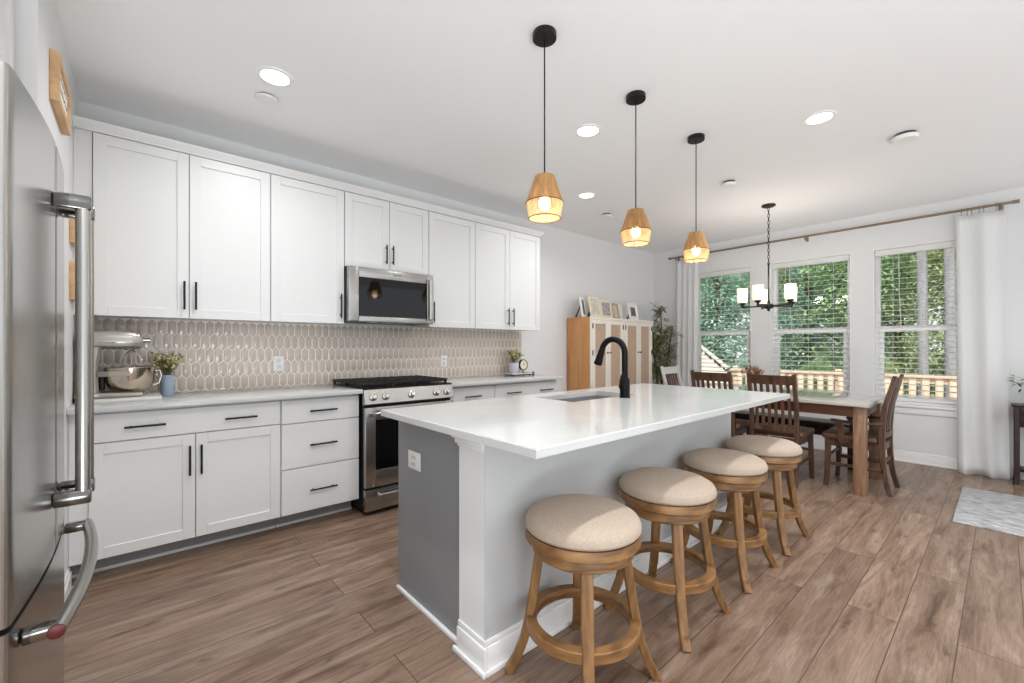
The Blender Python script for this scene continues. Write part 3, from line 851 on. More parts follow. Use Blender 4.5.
fd = fdoor('freezer_drawer', 1.34, 2.25, 0.055, 0.652)
pth = []
for k in range(15):
    f = k / 14
    y = 1.40 + (2.19 - 1.40) * f
    pth.append((-0.135 + 0.03 * (1 - (2 * f - 1) ** 2) - ox, y - oy, 0.603))
B().tube(pth, 0.016, 16).obj('handle', M['steel'], fd)
for y in (1.422, 2.168):
    B().box(front(y) + 0.0005 - ox, -0.126 - ox, y - 0.018 - oy, y + 0.018 - oy, 0.588, 0.618, 0.005).obj('handle_bracket', M['bracket'], fd)
B().lathe([(0.0155, 0), (0.0155, 0.004), (0.012, 0.005)], (-0.135 - ox, 1.3998 - oy, 0.603), 20, axis='y').obj('medallion', M['red'], fd)

# cabinet over the refrigerator
oc = thing('wall_cabinet', 'white deep cabinet over the refrigerator at the top left corner', 'cabinet', (-0.318, 1.80, 1.86), PI / 2)
B().box(-0.45, 0.45, 0.021, 0.72, 0, 0.62).obj('body', M['cab'], oc, smooth=False)
for a, b_ in ((-0.448, -0.002), (0.002, 0.445)):
    shaker(B(), a, b_, 0.004, 0.60, 0.0).obj('door', M['cab'], oc)
B().box(-0.45, 0.455, 0.0, 0.02, 0.604, 0.65).obj('top_rail', M['cab'], oc, smooth=False)

# wooden signs on the left wall
def sign(label, y0, y1, z0, z1, d=0.03):
    s_ = thing('framed_sign', label, 'sign', (XL, (y0 + y1) / 2, z0), 0, 'wood framed signs on the left wall')
    hy = (y1 - y0) / 2; H = z1 - z0; fw = 0.028
    b = B()
    b.box(0, d, -hy, -hy + fw, 0, H, 0.002); b.box(0, d, hy - fw, hy, 0, H, 0.002)
    b.box(0, d, -hy + fw, hy - fw, 0, fw, 0.002); b.box(0, d, -hy + fw, hy - fw, H - fw, H, 0.002)
    b.obj('frame', M['signwood'], s_)
    B().box(0.002, d - 0.010, -hy + fw, hy - fw, fw, H - fw).obj('face', M['paper'], s_, smooth=False)
    rnd = random.Random(3)
    t_ = B()
    rows = max(2, int((H - 2 * fw) / 0.04))
    for r_ in range(rows):
        zz = fw + (H - 2 * fw) * (r_ + 0.5) / rows
        pts = []
        n_ = max(6, int((hy - fw) * 2 / 0.007))
        for k in range(n_):
            yy = -hy + fw + 0.02 + (2 * hy - 2 * fw - 0.04) * k / (n_ - 1)
            pts.append((d - 0.009, yy, zz + rnd.uniform(-0.010, 0.010)))
        t_.tube(pts, 0.0008, 5)
    t_.obj('script_lines', M['signink'], s_)
    return s_
sign('wide light-wood framed sign high on the left wall near the ceiling', 2.52, 2.91, 2.238, 2.44)
sign('small light-wood framed sign behind the refrigerator handle, the upper of two', 3.20, 3.365, 1.79, 1.945, 0.032)
sign('small light-wood framed sign behind the refrigerator handle, the lower of two', 3.20, 3.365, 1.49, 1.69, 0.032)

# ------------------------------------------------------------------ bar stools
def make_stool(label, loc):
    t = thing('bar_stool', label, 'stool', loc, 0, 'backless swivel bar stools along the island')
    B().lathe([(0.180, 0.564), (0.209, 0.565), (0.2165, 0.574), (0.2165, 0.590), (0.207, 0.608), (0.178, 0.624), (0.12, 0.634), (0.05, 0.639), (0.004, 0.64)], n=48).obj('seat_cushion', M['fabric'], t)
    B().lathe([(0.12, 0.522), (0.205, 0.522), (0.2155, 0.528), (0.2155, 0.554), (0.211, 0.561), (0.12, 0.5635)], n=48).obj('seat_rim', M['oakring'], t)
    B().lathe([(0.10, 0.470), (0.174, 0.470), (0.188, 0.480), (0.190, 0.508), (0.182, 0.5215), (0.10, 0.5215)], n=48).obj('swivel_ring', M['oakring'], t)
    for k in range(4):
        a = PI / 4 + k * PI / 2
        c, s_ = math.cos(a), math.sin(a)
        pr = [(0.160, 0.476), (0.168, 0.42), (0.178, 0.35), (0.190, 0.27), (0.203, 0.20), (0.220, 0.13), (0.247, 0.06), (0.280, 0.0)]
        B().sweep([(r * c, r * s_, z) for r, z in pr], [0.042, 0.042, 0.041, 0.040, 0.039, 0.038, 0.037, 0.037], [0.032, 0.034, 0.034, 0.033, 0.032, 0.031, 0.031, 0.032], (-s_, c, 0)).obj('leg', M['oak'], t)
    B().lathe([(0.176, 0.188), (0.210, 0.188), (0.213, 0.192), (0.213, 0.224), (0.210, 0.228), (0.176, 0.228), (0.174, 0.224), (0.174, 0.192), (0.176, 0.188)], n=48, caps=False).obj('footrest_ring', M['oakring'], t)
    return t
labs = ['beige round bar stool nearest the camera, in front of the island corner', 'second beige round bar stool from the camera along the island',
        'third beige round bar stool from the camera along the island', 'farthest beige round bar stool, next to the slat-back dining chair']
st0 = make_stool(labs[0], (1.272, 1.052, 0))
for (x, y), l in zip([(1.887, 1.052), (2.523, 1.052), (3.115, 1.048)], labs[1:]): dup(st0, (x, y, 0), 0, l)

# ------------------------------------------------------------------ pendants
def make_pendant(label, loc):
    p = thing('pendant_light', label, 'pendant light', loc, 0, 'woven pendant lights over the island')
    B().lathe([(0.056, 0), (0.057, -0.002), (0.057, -0.028), (0.055, -0.030), (0.006, -0.0302)], n=32).obj('canopy', M['black'], p)
    zt = 2.056 - CEIL; zm = 1.931 - CEIL; zb = 1.855 - CEIL
    B().cyl((0, 0, -0.026), (0, 0, zt - 0.02), 0.0035, n=8).obj('cord', M['black'], p)
    B().lathe([(0.018, zt - 0.02), (0.020, zt - 0.025), (0.020, zt - 0.075), (0.015, zt - 0.08)], n=16).obj('socket', M['rattandark'], p)
    n = 64
    def strips(z0, r0, z1, r1, frac, name, m):
        b = B()
        for k in range(n):
            a0 = 2 * PI * k / n; a1 = a0 + 2 * PI / n * frac
            jit = random.uniform(-0.15, 0.15) * 2 * PI / n
            v = []
            for (r, z, j) in ((r0, z0, 0), (r1, z1, jit)):
                for a in (a0 + j, a1 + j):
                    v.append(b.bm.verts.new((r * math.cos(a), r * math.sin(a), z)))
            b.bm.faces.new((v[0], v[1], v[3], v[2]))
        o = b.obj(name, m, p, smooth=False)
        md = o.modifiers.new('thick', 'SOLIDIFY'); md.thickness = 0.0022
        return o
    strips(zt, 0.046, zm, 0.0885, 0.9, 'shade', M['rattan'])
    strips(zm - 0.004, 0.0885, zb, 0.0745, 0.5, 'lower_shade', M['rattanlight'])
    B().lathe([(0.006, zt + 0.001), (0.046, zt), (0.047, zt - 0.003), (0.006, zt - 0.003)], n=32).obj('shade_top', M['rattan'], p)
    for nm, r, z in (('shade_band', 0.0895, zm - 0.002), ('shade_band', 0.0755, zb)):
        B().tube([(r * math.cos(2 * PI * k / 40), r * math.sin(2 * PI * k / 40), z) for k in range(40)], 0.0022, 6, closed=True).obj(nm, M['rattandark'], p)
    B().ball((0, 0, zm - 0.004), 0.03, (1, 1, 1.15)).obj('bulb', M['bulb'], p)
    return p
pend_pos = [(1.469, 1.445), (2.242, 1.445), (3.004, 1.445)]
pl = ['woven pendant light nearest the camera, largest over the island', 'woven pendant light in the middle of the three over the island', 'woven pendant light nearest the windows, hanging over the far end of the island']
p0 = make_pendant(pl[0], (*pend_pos[0], CEIL))
for q, l in zip(pend_pos[1:], pl[1:]): dup(p0, (*q, CEIL), 0, l)
def lamp(name, kind, loc, energy, col=(1, 1, 1), size=0.1, rot=(0, 0, 0), spread=None, parent=None):
    ld = bpy.data.lights.new(name, kind); ld.energy = energy; ld.color = col
    if kind == 'AREA':
        ld.shape = 'DISK'; ld.size = size
        if spread: ld.spread = spread
    else: ld.shadow_soft_size = size
    o = bpy.data.objects.new(name, ld); COL.objects.link(o); o.location = loc; o.rotation_euler = rot
    return o
for x, y in pend_pos:
    lamp('pendant_bulb_glow', 'POINT', (x, y, 1.885), 1.1, (1, 0.86, 0.66), 0.03)

# ------------------------------------------------------------------ recessed lights, detectors
def can(label, x, y):
    c = thing('recessed_light', label, 'ceiling light', (x, y, CEIL), 0, 'recessed downlights in the ceiling')
    B().lathe([(0.092, 0), (0.090, -0.006), (0.074, -0.009), (0.070, -0.006), (0.070, -0.0005)], n=36, caps=False).obj('trim_ring', M['plastic'], c)
    B().lathe([(0.0695, -0.0006), (0.0695, -0.005), (0.004, -0.0055)], n=36).obj('lens', M['lens'], c)
cl = ['recessed downlight glowing near the left upper cabinets', 'recessed downlight between the nearest and middle pendants', 'recessed downlight beyond the nearest pendant shade, by the cabinets',
      'recessed downlight at the right of the ceiling, beside a smoke detector', 'recessed downlight over the near end of the stools', 'recessed downlight over the open floor right of the camera',
      'recessed downlight behind the camera', 'recessed downlight over the far floor behind the camera']
for (x, y), l in zip(CANS, cl):
    can(l, x, y)
    lamp('downlight_beam', 'AREA', (x, y, CEIL - 0.012), CAN_POWER * (1.2 if y < -1 else 2.5 if y == 0.794 else 0.7 if y == 1.896 else 1.2), (0.97, 0.98, 1.0), 0.09, spread=math.radians(150))
def detector(label, x, y, r, h, name='smoke_detector'):
    d = thing(name, label, 'smoke detector', (x, y, CEIL))
    B().lathe([(r * 0.8, 0), (r * 0.8, -h * 0.45)], n=28).obj('mounting_base', M['slot'], d)
    B().lathe([(r, -h * 0.45), (r, -h * 0.75), (r * 0.9, -h), (r * 0.1, -h * 1.03)], n=32).obj('cover', M['plastic'], d)
detector('white round detector at the right of the ceiling, near the window wall', 4.077, 0.46, 0.075, 0.045)
detector('small white detector on the ceiling between far pendant and chandelier', 4.05, 1.643, 0.06, 0.04)
detector('tiny white detector on the ceiling past the nearest pendant', 4.0, 2.95, 0.055, 0.035)
detector('round white detector on the ceiling close to the left downlight', 0.585, 2.908, 0.058, 0.022)

# ------------------------------------------------------------------ chandelier
ch = thing('chandelier', 'black five-arm chandelier with white glass shades over the dining table', 'chandelier', (5.029, 1.638, CEIL))
B().lathe([(0.066, 0), (0.066, -0.012), (0.05, -0.022), (0.008, -0.024)], n=28).obj('canopy', M['black'], ch)
zc = 2.11 - CEIL
k = 0; z = -0.022
c = B()
while z > zc:
    pts = []
    for j in range(12):
        a = 2 * PI * j / 12
        u, v = 0.009 * math.cos(a), 0.022 * math.sin(a)
        pts.append((u, 0, z - 0.02 + v) if k % 2 else (0, u, z - 0.02 + v))
    c.tube(pts, 0.003, 6, closed=True)
    z -= 0.036; k += 1
c.obj('chain', M['black'], ch)
zh = 1.672 - CEIL
B().cyl((0, 0, z + 0.02), (0, 0, zh), 0.008, n=10).obj('stem', M['black'], ch)
B().lathe([(0.012, 0.06), (0.014, 0.03), (0.045, 0.018), (0.05, 0.0), (0.045, -0.02), (0.015, -0.03), (0.01, -0.05), (0.004, -0.055)], (0, 0, zh), 24).obj('hub', M['black'], ch)
for k in range(5):
    a = math.radians(1 - 41.14 + 72 * k)
    cx, sy = math.cos(a), math.sin(a)
    ar = B().sweep([(0.04 * cx, 0.04 * sy, zh), (0.245 * cx, 0.245 * sy, zh)], 0.016, 0.014, (-sy, cx, 0))
    ar.lathe([(0.012, -0.012), (0.012, 0.02), (0.030, 0.03), (0.034, 0.046), (0.02, 0.046)], (0.245 * cx, 0.245 * sy, zh), 18)
    ao = ar.obj('arm', M['black'], ch)
    B().lathe([(0.03, 0.0465), (0.044, 0.048), (0.049, 0.06), (0.052, 0.20), (0.049, 0.20), (0.046, 0.062), (0.03, 0.052)], (0.245 * cx, 0.245 * sy, zh), 28).obj('glass_shade', M['opal'], ao)
    B().ball((0.245 * cx, 0.245 * sy, zh + 0.11), 0.022, (1, 1, 1.4), 12).obj('bulb', M['bulb'], ao)

for k in range(5):
    a = math.radians(1 - 41.14 + 72 * k)
    lamp('chandelier_bulb_glow', 'POINT', (5.029 + 0.245 * math.cos(a), 1.638 + 0.245 * math.sin(a), 1.94), 2.4, (1, 0.97, 0.93), 0.04)

# ------------------------------------------------------------------ dining set
tb = thing('dining_table', 'large rectangular wooden dining table with pale glossy top by the windows', 'table', (4.915, 1.58, 0))
ox, oy = 4.89, 1.60
x0, x1, y0, y1 = 4.48 - ox, 5.30 - ox, 0.745 - oy, 2.345 - oy
B().box(x0, x1, y0, y1, 0.725, 0.757, 0.006).obj('tabletop', M['tabletop'], tb)
a = B(); i = 0.05
a.box(x0 + i, x1 - i, y0 + i, y0 + i + 0.022, 0.635, 0.7248); a.box(x0 + i, x1 - i, y1 - i - 0.022, y1 - i, 0.635, 0.7248)
a.box(x0 + i, x0 + i + 0.022, y0 + i + 0.022, y1 - i - 0.022, 0.635, 0.7248); a.box(x1 - i - 0.022, x1 - i, y0 + i + 0.022, y1 - i - 0.022, 0.635, 0.7248)
a.obj('apron', M['tableapron'], tb, smooth=False)
for sx in (0, 1):
    for sy in (0, 1):
        xa = x0 + 0.045 if sx == 0 else x1 - 0.13; ya = y0 + 0.03 if sy == 0 else y1 - 0.115
        B().box(xa, xa + 0.085, ya, ya + 0.085, 0, 0.7249, 0.004).obj('leg', M['tableleg'], tb)

tb.scale = (1, 1, 1.022)

def make_chair(label, loc, rz, wm, arms=False, sm=None, group='slat-back dining chairs around the table'):
    t = thing('dining_chair', label, 'chair', loc, rz, group)
    W2 = 0.185
    def by(z):   # y of back at height z
        pts = [(0, -0.245), (0.12, -0.215), (0.25, -0.196), (0.45, -0.19), (0.6, -0.193), (0.75, -0.212), (0.88, -0.245), (1.0, -0.275)]
        for (za, ya), (zb, yb) in zip(pts[:-1], pts[1:]):
            if z <= zb: return ya + (yb - ya) * (z - za) / (zb - za)
        return pts[-1][1]
    for s in (-1, 1):
        B().sweep([(s * W2, by(z), z) for z in (0, 0.06, 0.12, 0.2, 0.3, 0.45, 0.55, 0.65, 0.75, 0.82, 0.9, 0.96, 1.0)],
                  0.034, [0.034, 0.036, 0.038, 0.04, 0.042, 0.044, 0.042, 0.038, 0.034, 0.032, 0.03, 0.028, 0.024], (1, 0, 0)).obj('back_post', wm, t)
        B().sweep([(s * (W2 + 0.02), 0.195, 0), (s * (W2 + 0.018), 0.185, 0.1), (s * (W2 + 0.014), 0.18, 0.25), (s * (W2 + 0.01), 0.18, 0.42)], 0.036, [0.034, 0.036, 0.042, 0.044], (1, 0, 0)).obj('front_leg', wm, t)
    def curved_rail(z0, z1, th, nm):
        b = B(); rings = []
        n = 8
        for k in range(n + 1):
            x = -W2 + 0.012 + (2 * W2 - 0.024) * k / n
            bow = -0.018 * (1 - (x / W2) ** 2)
            rings.append([(x, by(z0) + bow - th / 2, z0), (x, by(z0) + bow + th / 2, z0), (x, by(z1) + bow + th / 2, z1), (x, by(z1) + bow - th / 2, z1)])
        b.ring_mesh(rings); return b.obj(nm, wm, t)
    curved_rail(0.90, 0.985, 0.022, 'top_rail'); curved_rail(0.47, 0.52, 0.022, 'lower_rail')
    for k in range(6):
        x = -0.135 + 0.27 * k / 5
        bow = -0.018 * (1 - (x / W2) ** 2)
        B().sweep([(x, by(z) + bow, z) for z in (0.51, 0.6, 0.7, 0.8, 0.86, 0.91)], 0.026, 0.011, (1, 0, 0)).obj('slat', sm or wm, t)
    b = B()
    for s in (-1, 1):
        b.box(s * W2 - 0.011, s * W2 + 0.011, by(0.4) + 0.0, 0.18, 0.36, 0.42)
    b.box(-W2, W2, 0.168, 0.19, 0.36, 0.42); b.box(-W2, W2, -0.2, -0.18, 0.36, 0.42)
    b.obj('seat_frame', wm, t, smooth=False)
    sx = 0.225
    B().box(-sx, sx, -0.165, 0.225, 0.421, 0.476, 0.022, 3).obj('seat', M['leather'], t)
    b = B()
    for s in (-1, 1): b.box(s * (W2 + 0.008) - 0.009, s * (W2 + 0.008) + 0.009, by(0.2), 0.18, 0.185, 0.215, 0.003)
    b.box(-W2, W2, -0.018, 0.0, 0.19, 0.212, 0.003)
    b.box(-W2, W2, 0.172, 0.188, 0.26, 0.285, 0.003); b.box(-W2, W2, by(0.26) - 0.008, by(0.26) + 0.008, 0.25, 0.28, 0.003)
    b.obj('stretcher', wm, t)
    if arms:
        for s in (-1, 1):
            xa = s * (W2 + 0.035)
            b = B().sweep([(s * (W2 + 0.018), by(0.6) - 0.005, 0.600), (xa, -0.1, 0.592), (xa + s * 0.01, 0.05, 0.588), (xa + s * 0.012, 0.15, 0.595)], [0.03, 0.045, 0.055, 0.05], 0.022, (1, 0, 0))
            ao = b.obj('armrest', wm, t)
            B().sweep([(s * (W2 + 0.026), 0.05, 0.40), (xa, 0.085, 0.46), (xa + s * 0.004, 0.075, 0.52), (xa + s * 0.008, 0.105, 0.583)], [0.03, 0.034, 0.03, 0.034], [0.075, 0.062, 0.046, 0.062], (1, 0, 0)).obj('arm_support', wm, ao)
    return t
cA = make_chair('dark brown slat-back chair nearest the island, its back toward the camera', (4.62, 1.40, 0), -PI / 2, M['walnut'])
dup(cA, (4.62, 1.945, 0), -PI / 2, 'dark brown slat-back chair farther left along the table, mostly hidden by the island top')
make_chair('dark slat-back chair with pale glare colored into its frame, beside the left curtain', (5.16, 2.56, 0), PI, M['glarewood'], False, M['walnut'])
make_chair('dark brown dining armchair at the near end of the table, by the right window', (4.89, 0.865, 0), 0, M['walnut'], True)
bn = thing('dining_bench', 'dark brown bench on the window side of the dining table', 'bench', (5.56, 1.59, 0))
B().box(-0.15, 0.15, -0.61, 0.61, 0.415, 0.452, 0.005).obj('seat', M['espresso'], bn)
b = B().box(-0.12, -0.10, -0.54, 0.54, 0.31, 0.4148); b.box(0.10, 0.12, -0.54, 0.54, 0.31, 0.4148); b.obj('apron', M['espresso'], bn, smooth=False)
for sx in (-0.10, 0.10):
    for sy in (-0.57, 0.57): B().box(sx - 0.028, sx + 0.028, sy - 0.028, sy + 0.028, 0, 0.4148, 0.003).obj('leg', M['espresso'], bn)

# ------------------------------------------------------------------ plants
def sprigs(b_leaf, b_fl, base, n, h, spread, ll, lw, rnd, stem=None):
    for k in range(n):
        a = rnd.uniform(0, 2 * PI); s = rnd.uniform(0.15, 1) * spread
        tip = Vector((base[0] + s * math.cos(a), base[1] + s * math.sin(a), base[2] + h * rnd.uniform(0.6, 1)))
        p0 = Vector(base)
        if stem is not None: stem.tube([p0, (p0 + tip) / 2 + Vector((0, 0, h * 0.08)), tip], 0.0012, 5)
        for j in range(7):
            f = 0.35 + 0.65 * j / 6
            c = p0.lerp(tip, f) + Vector((0, 0, h * 0.08 * math.sin(PI * f)))
            d = Vector((rnd.uniform(-1, 1), rnd.uniform(-1, 1), rnd.uniform(0, 0.9)))
            b_leaf.leaf(c, d, (0, 0, 1), ll * rnd.uniform(0.7, 1.2), lw)
        if b_fl is not None:
            for _ in range(3):
                b_fl.ball(tip + Vector((rnd.uniform(-1, 1), rnd.uniform(-1, 1), rnd.uniform(-1.5, 0.6))) * ll * 0.4, ll * 0.22, n=6)
def vase_plant(name, label, loc, vm, prof, n, h, spread, ll, flower, seed):
    v = thing(name, label, 'vase', loc)
    B().lathe(prof, n=28).obj('vase', vm, v)
    z = prof[-2][1]
    rnd = random.Random(seed)
    L_, F_, S_ = B(), B(), B()
    sprigs(L_, F_, (0, 0, z - 0.02), n, h, spread, ll, ll * 0.35, rnd, S_)
    L_.obj('foliage', M['sprig'], v, smooth=False); S_.obj('stems', M['leaf'], v)
    F_.obj('flowers', flower, v)
    return v
jar = [(0.034, 0), (0.036, 0.004), (0.036, 0.085), (0.031, 0.098), (0.031, 0.108), (0.033, 0.112), (0.033, 0.118), (0.029, 0.118), (0.027, 0.10), (0.004, 0.09)]
vase_plant('flower_vase', 'pale blue jar vase with cream sprigs beside the stand mixer', (0.152, 3.57, 0.931), M['blueceramic'], [(r * 1.03, z * 1.1) for r, z in jar], 44, 0.17, 0.085, 0.034, M['petal'], 5)
tr = thing('serving_tray', 'small dark-edged tray at the end of the right counter', 'tray', (3.20, 3.55, 0.931))
B().box(-0.15, 0.15, -0.075, 0.075, 0.002, 0.012, 0.003).obj('base', M['black'], tr)
b = B(); b.box(-0.15, 0.15, -0.075, -0.068, 0.0122, 0.024); b.box(-0.15, 0.15, 0.068, 0.075, 0.0122, 0.024); b.box(-0.15, -0.143, -0.068, 0.068, 0.0122, 0.024); b.box(0.143, 0.15, -0.068, 0.068, 0.0122, 0.024)
b.obj('rim', M['board'], tr, smooth=False)
for sx in (-0.12, 0.12):
    for sy in (-0.05, 0.05): B().lathe([(0.007, 0), (0.007, 0.002)], (sx, sy, 0), 10).obj('foot', M['black'], tr)
pot2 = [(0.046, 0), (0.05, 0.006), (0.054, 0.10), (0.055, 0.125), (0.051, 0.125), (0.048, 0.11), (0.004, 0.10)]
vase_plant('flower_vase', 'pale gray vase of small greenery on the tray beside the clock', (3.13, 3.55, 0.9432), M['whiteceramic'], pot2, 44, 0.17, 0.105, 0.038, M['petal'], 9)
ck = thing('table_clock', 'small round black-rimmed clock on the tray beside the vase', 'clock', (3.265, 3.55, 0.9432), 0)
B().lathe([(0.012, 0.012), (0.028, 0.0), (0.012, 0.004)][1:] + [(0.006, 0.012), (0.006, 0.038)], n=16).obj('stand', M['black'], ck)
B().lathe([(0.052, -0.015), (0.061, -0.012), (0.063, 0.0), (0.061, 0.014), (0.054, 0.016), (0.053, 0.010), (0.002, 0.010)], (0, 0, 0.098), 36, axis='y').obj('case', M['black'], ck)
B().lathe([(0.0525, 0.0102), (0.0525, 0.0125), (0.002, 0.0128)], (0, 0, 0.098), 32, axis='y').obj('face', M['clockface'], ck)
b = B(); b.box(-0.0015, 0.0015, -0.0145, -0.0132, 0.096, 0.132); b.sweep([(0, -0.0138, 0.098), (0.022, -0.0138, 0.106)], 0.003, 0.0012, (0, 0, 1)); b.cyl((0, -0.0132, 0.098), (0, -0.0148, 0.098), 0.004, n=10)
for k in range(12):
    a_ = 2 * PI * k / 12; b.cyl((0.045 * math.sin(a_), -0.013, 0.098 + 0.045 * math.cos(a_)), (0.045 * math.sin(a_), -0.0142, 0.098 + 0.045 * math.cos(a_)), 0.0022, n=6)
b.obj('hands', M['ink'], ck)
jr = thing('spice_jar', 'tiny dark jar on the counter right of the tray', 'jar', (3.375, 3.50, 0.931))
B().lathe([(0.013, 0), (0.016, 0.003), (0.016, 0.022), (0.012, 0.026), (0.004, 0.026)], n=16).obj('jar', M['espresso'], jr)
B().lathe([(0.012, 0.0262), (0.012, 0.033), (0.004, 0.034)], n=16).obj('lid', M['black'], jr)

# stand mixer on a board
tag(B().box(-0.245, 0.115, 3.26, 3.54, 0.931, 0.951, 0.006).obj('mixer_board', M['board']), 'pale sliding board under the stand mixer', 'board')
mx = thing('stand_mixer', 'silver bowl-lift stand mixer on the left counter beside the refrigerator', 'mixer', (-0.062, 3.41, 0.9516))
b = B().box(-0.195, -0.085, -0.085, 0.085, 0.0, 0.028, 0.012, 3)
for s in (-1, 1): b.tube([(-0.13, s * 0.06, 0.0165), (-0.02, s * 0.085, 0.0155), (0.09, s * 0.09, 0.0125)], [0.016, 0.015, 0.012], 12)
b.obj('base', M['pewter'], mx)
B().sweep([(-0.145, 0, 0.02), (-0.145, 0, 0.12), (-0.14, 0, 0.2), (-0.135, 0, 0.29)], [0.12, 0.11, 0.105, 0.11], [0.10, 0.085, 0.08, 0.095], (0, 1, 0)).obj('column', M['pewter'], mx)
hb = B()
sec = []
for x, w_, z0, z1 in ((-0.190, 0.035, 0.30, 0.35), (-0.178, 0.056, 0.282, 0.372), (-0.13, 0.063, 0.276, 0.384), (-0.04, 0.065, 0.276, 0.388), (0.04, 0.064, 0.276, 0.384), (0.078, 0.058, 0.278, 0.372), (0.092, 0.045, 0.29, 0.352)):
    n = 20
    sec.append([(x, w_ * math.cos(2 * PI * k / n), (z0 + z1) / 2 + (z1 - z0) / 2 * math.sin(2 * PI * k / n)) for k in range(n)])
for r_ in sec:
    for k_, q in enumerate(r_):
        zc_ = sum(v[2] for v in r_) / len(r_); hw_ = max(abs(v[1]) for v in r_); hh_ = max(abs(v[2] - zc_) for v in r_)
        u_, v_ = q[1] / hw_, (q[2] - zc_) / hh_
        m_ = max(abs(u_), abs(v_), 1e-6); sq = 0.45 + 0.55 * m_ ; k2 = 1 / (sq if sq > 0.7 else 0.7)
        r_[k_] = (q[0], hw_ * max(-1, min(1, u_ * k2)), zc_ + hh_ * max(-1, min(1, v_ * k2)))
hb.ring_mesh(sec)
hd_ = hb.obj('motor_head', M['pewter'], mx)
B().tube([(0.086, 0, 0.33), (0.125, 0, 0.33)], 0.013, 14).obj('attachment_hub', M['chrome'], hd_)
b = B().box(-0.10, 0.06, -0.0655, -0.062, 0.312, 0.318, 0.001); b.obj('trim_band', M['chrome'], hd_)
B().lathe([(0.03, 0.27), (0.034, 0.285), (0.02, 0.29)], (0.04, 0, 0), 20).obj('planetary', M['chrome'], mx)
w_ = B()
for k in range(6):
    a_ = PI * k / 6
    w_.tube([(0.04 + 0.05 * math.cos(a_) * math.sin(PI * j / 12), 0.05 * math.sin(a_) * math.sin(PI * j / 12), 0.27 - 0.16 * (1 - math.cos(PI * j / 12)) / 2) for j in range(13)], 0.0018, 5)
    w_.tube([(0.04 - 0.05 * math.cos(a_) * math.sin(PI * j / 12), -0.05 * math.sin(a_) * math.sin(PI * j / 12), 0.27 - 0.16 * (1 - math.cos(PI * j / 12)) / 2) for j in range(13)], 0.0018, 5)
w_.obj('whisk', M['chrome'], mx)
bw = B().lathe([(0.05, 0.022), (0.058, 0.024), (0.094, 0.05), (0.112, 0.09), (0.116, 0.168), (0.119, 0.171), (0.116, 0.173), (0.112, 0.168), (0.108, 0.09), (0.09, 0.054), (0.004, 0.03)], (0.035, 0, 0), 40)
bowl = bw.obj('bowl', M['warmsteel'], mx)
B().sweep([(0.150, 0, 0.145), (0.170, 0, 0.15), (0.178, 0, 0.115), (0.166, 0, 0.07), (0.138, 0, 0.06)], 0.028, 0.006, (0, 1, 0)).obj('bowl_handle', M['warmsteel'], bowl)
b = B()
for s in (-1, 1): b.sweep([(-0.10, s * 0.05, 0.135), (-0.05, s * 0.110, 0.138), (0.035, s * 0.124, 0.138)], 0.03, 0.008, (0, 0, 1))
b.obj('bowl_arm', M['pewter'], mx)
b = B().box(-0.099, -0.075, -0.03, 0.03, 0.04, 0.15, 0.008); b.obj('bowl_lift_rail', M['black'], mx)

# ------------------------------------------------------------------ storage cabinets with woven doors and the frames on them
def store(label, x0):
    w_ = 0.686; H = 1.598; yf = 3.302; yb = YW - 0.017
    c = thing('storage_cabinet', label, 'cabinet', (x0 + w_ / 2, (yf + yb) / 2, 0), 0, 'storage cabinets with woven doors')
    oy = (yf + yb) / 2; hw = w_ / 2; a, b_ = yf + 0.022 - oy, yb - oy
    b = B().box(-hw, -hw + 0.018, a, b_, 0, H, 0.001); b.box(hw - 0.018, hw, a, b_, 0, H, 0.001)
    b.obj('side_panel', M['storeside'], c)
    B().box(-hw, hw, a - 0.0, b_, H + 0.0002, H + 0.016, 0.002).obj('top', M['storeside'], c)
    b = B().box(-hw + 0.0185, hw - 0.0185, b_ - 0.01, b_, 0.06, H); b.box(-hw + 0.0185, hw - 0.0185, a, b_, 0.05, 0.07); b.obj('carcass', M['storeside'], c, smooth=False)
    b = B().box(-hw, -hw + 0.025, yf - oy, a - 0.0005, 0, H + 0.016, 0.001); b.box(hw - 0.025, hw, yf - oy, a - 0.0005, 0, H + 0.016, 0.001)
    b.box(-hw + 0.025, hw - 0.025, yf - oy, a - 0.0005, H - 0.02, H + 0.016, 0.001); b.box(-hw + 0.025, hw - 0.025, yf - oy, a - 0.0005, 0, 0.08, 0.001)
    b.obj('face_frame', M['storewhite'], c)
    for s in (-1, 1):
        d0, d1 = (-hw + 0.027, -0.002) if s < 0 else (0.002, hw - 0.027)
        d = B(); y0, y1 = yf - 0.004 - oy, yf + 0.018 - oy; st = 0.05; z0, z1 = 0.084, H - 0.023
        d.box(d0, d0 + st, y0, y1, z0, z1, 0.001); d.box(d1 - st, d1, y0, y1, z0, z1, 0.001)
        for za, zb in ((z0, z0 + st), (z1 - st, z1)): d.box(d0 + st, d1 - st, y0, y1, za, zb, 0.001)
        do = d.obj('door', M['storewhite'], c)
        B().box(d0 + st - 0.002, d1 - st + 0.002, y0 + 0.010, y1 - 0.004, z0 + st - 0.002, z1 - st + 0.002).obj('woven_panel', M['cane'], do, smooth=False)
        B().ball((s * 0.028, y0 - 0.012, 1.17), 0.011, n=12).cyl((s * 0.028, y0 - 0.012, 1.17), (s * 0.028, y0, 1.17), 0.005, n=8).obj('knob', M['black'], do)
        hx = -hw + 0.026 if s < 0 else hw - 0.026
        h = B()
        for zz in (0.3, 1.17, 1.5): h.cyl((hx, y0 - 0.004, zz - 0.03), (hx, y0 - 0.004, zz + 0.03), 0.006, n=8)
        h.obj('hinge', M['black'], do)
    return c
store('storage cabinet with woven door panels and an exposed oak side, left one of the pair', 4.162)
store('storage cabinet with woven door panels nearest the leafy tree, right one of the pair', 4.852)
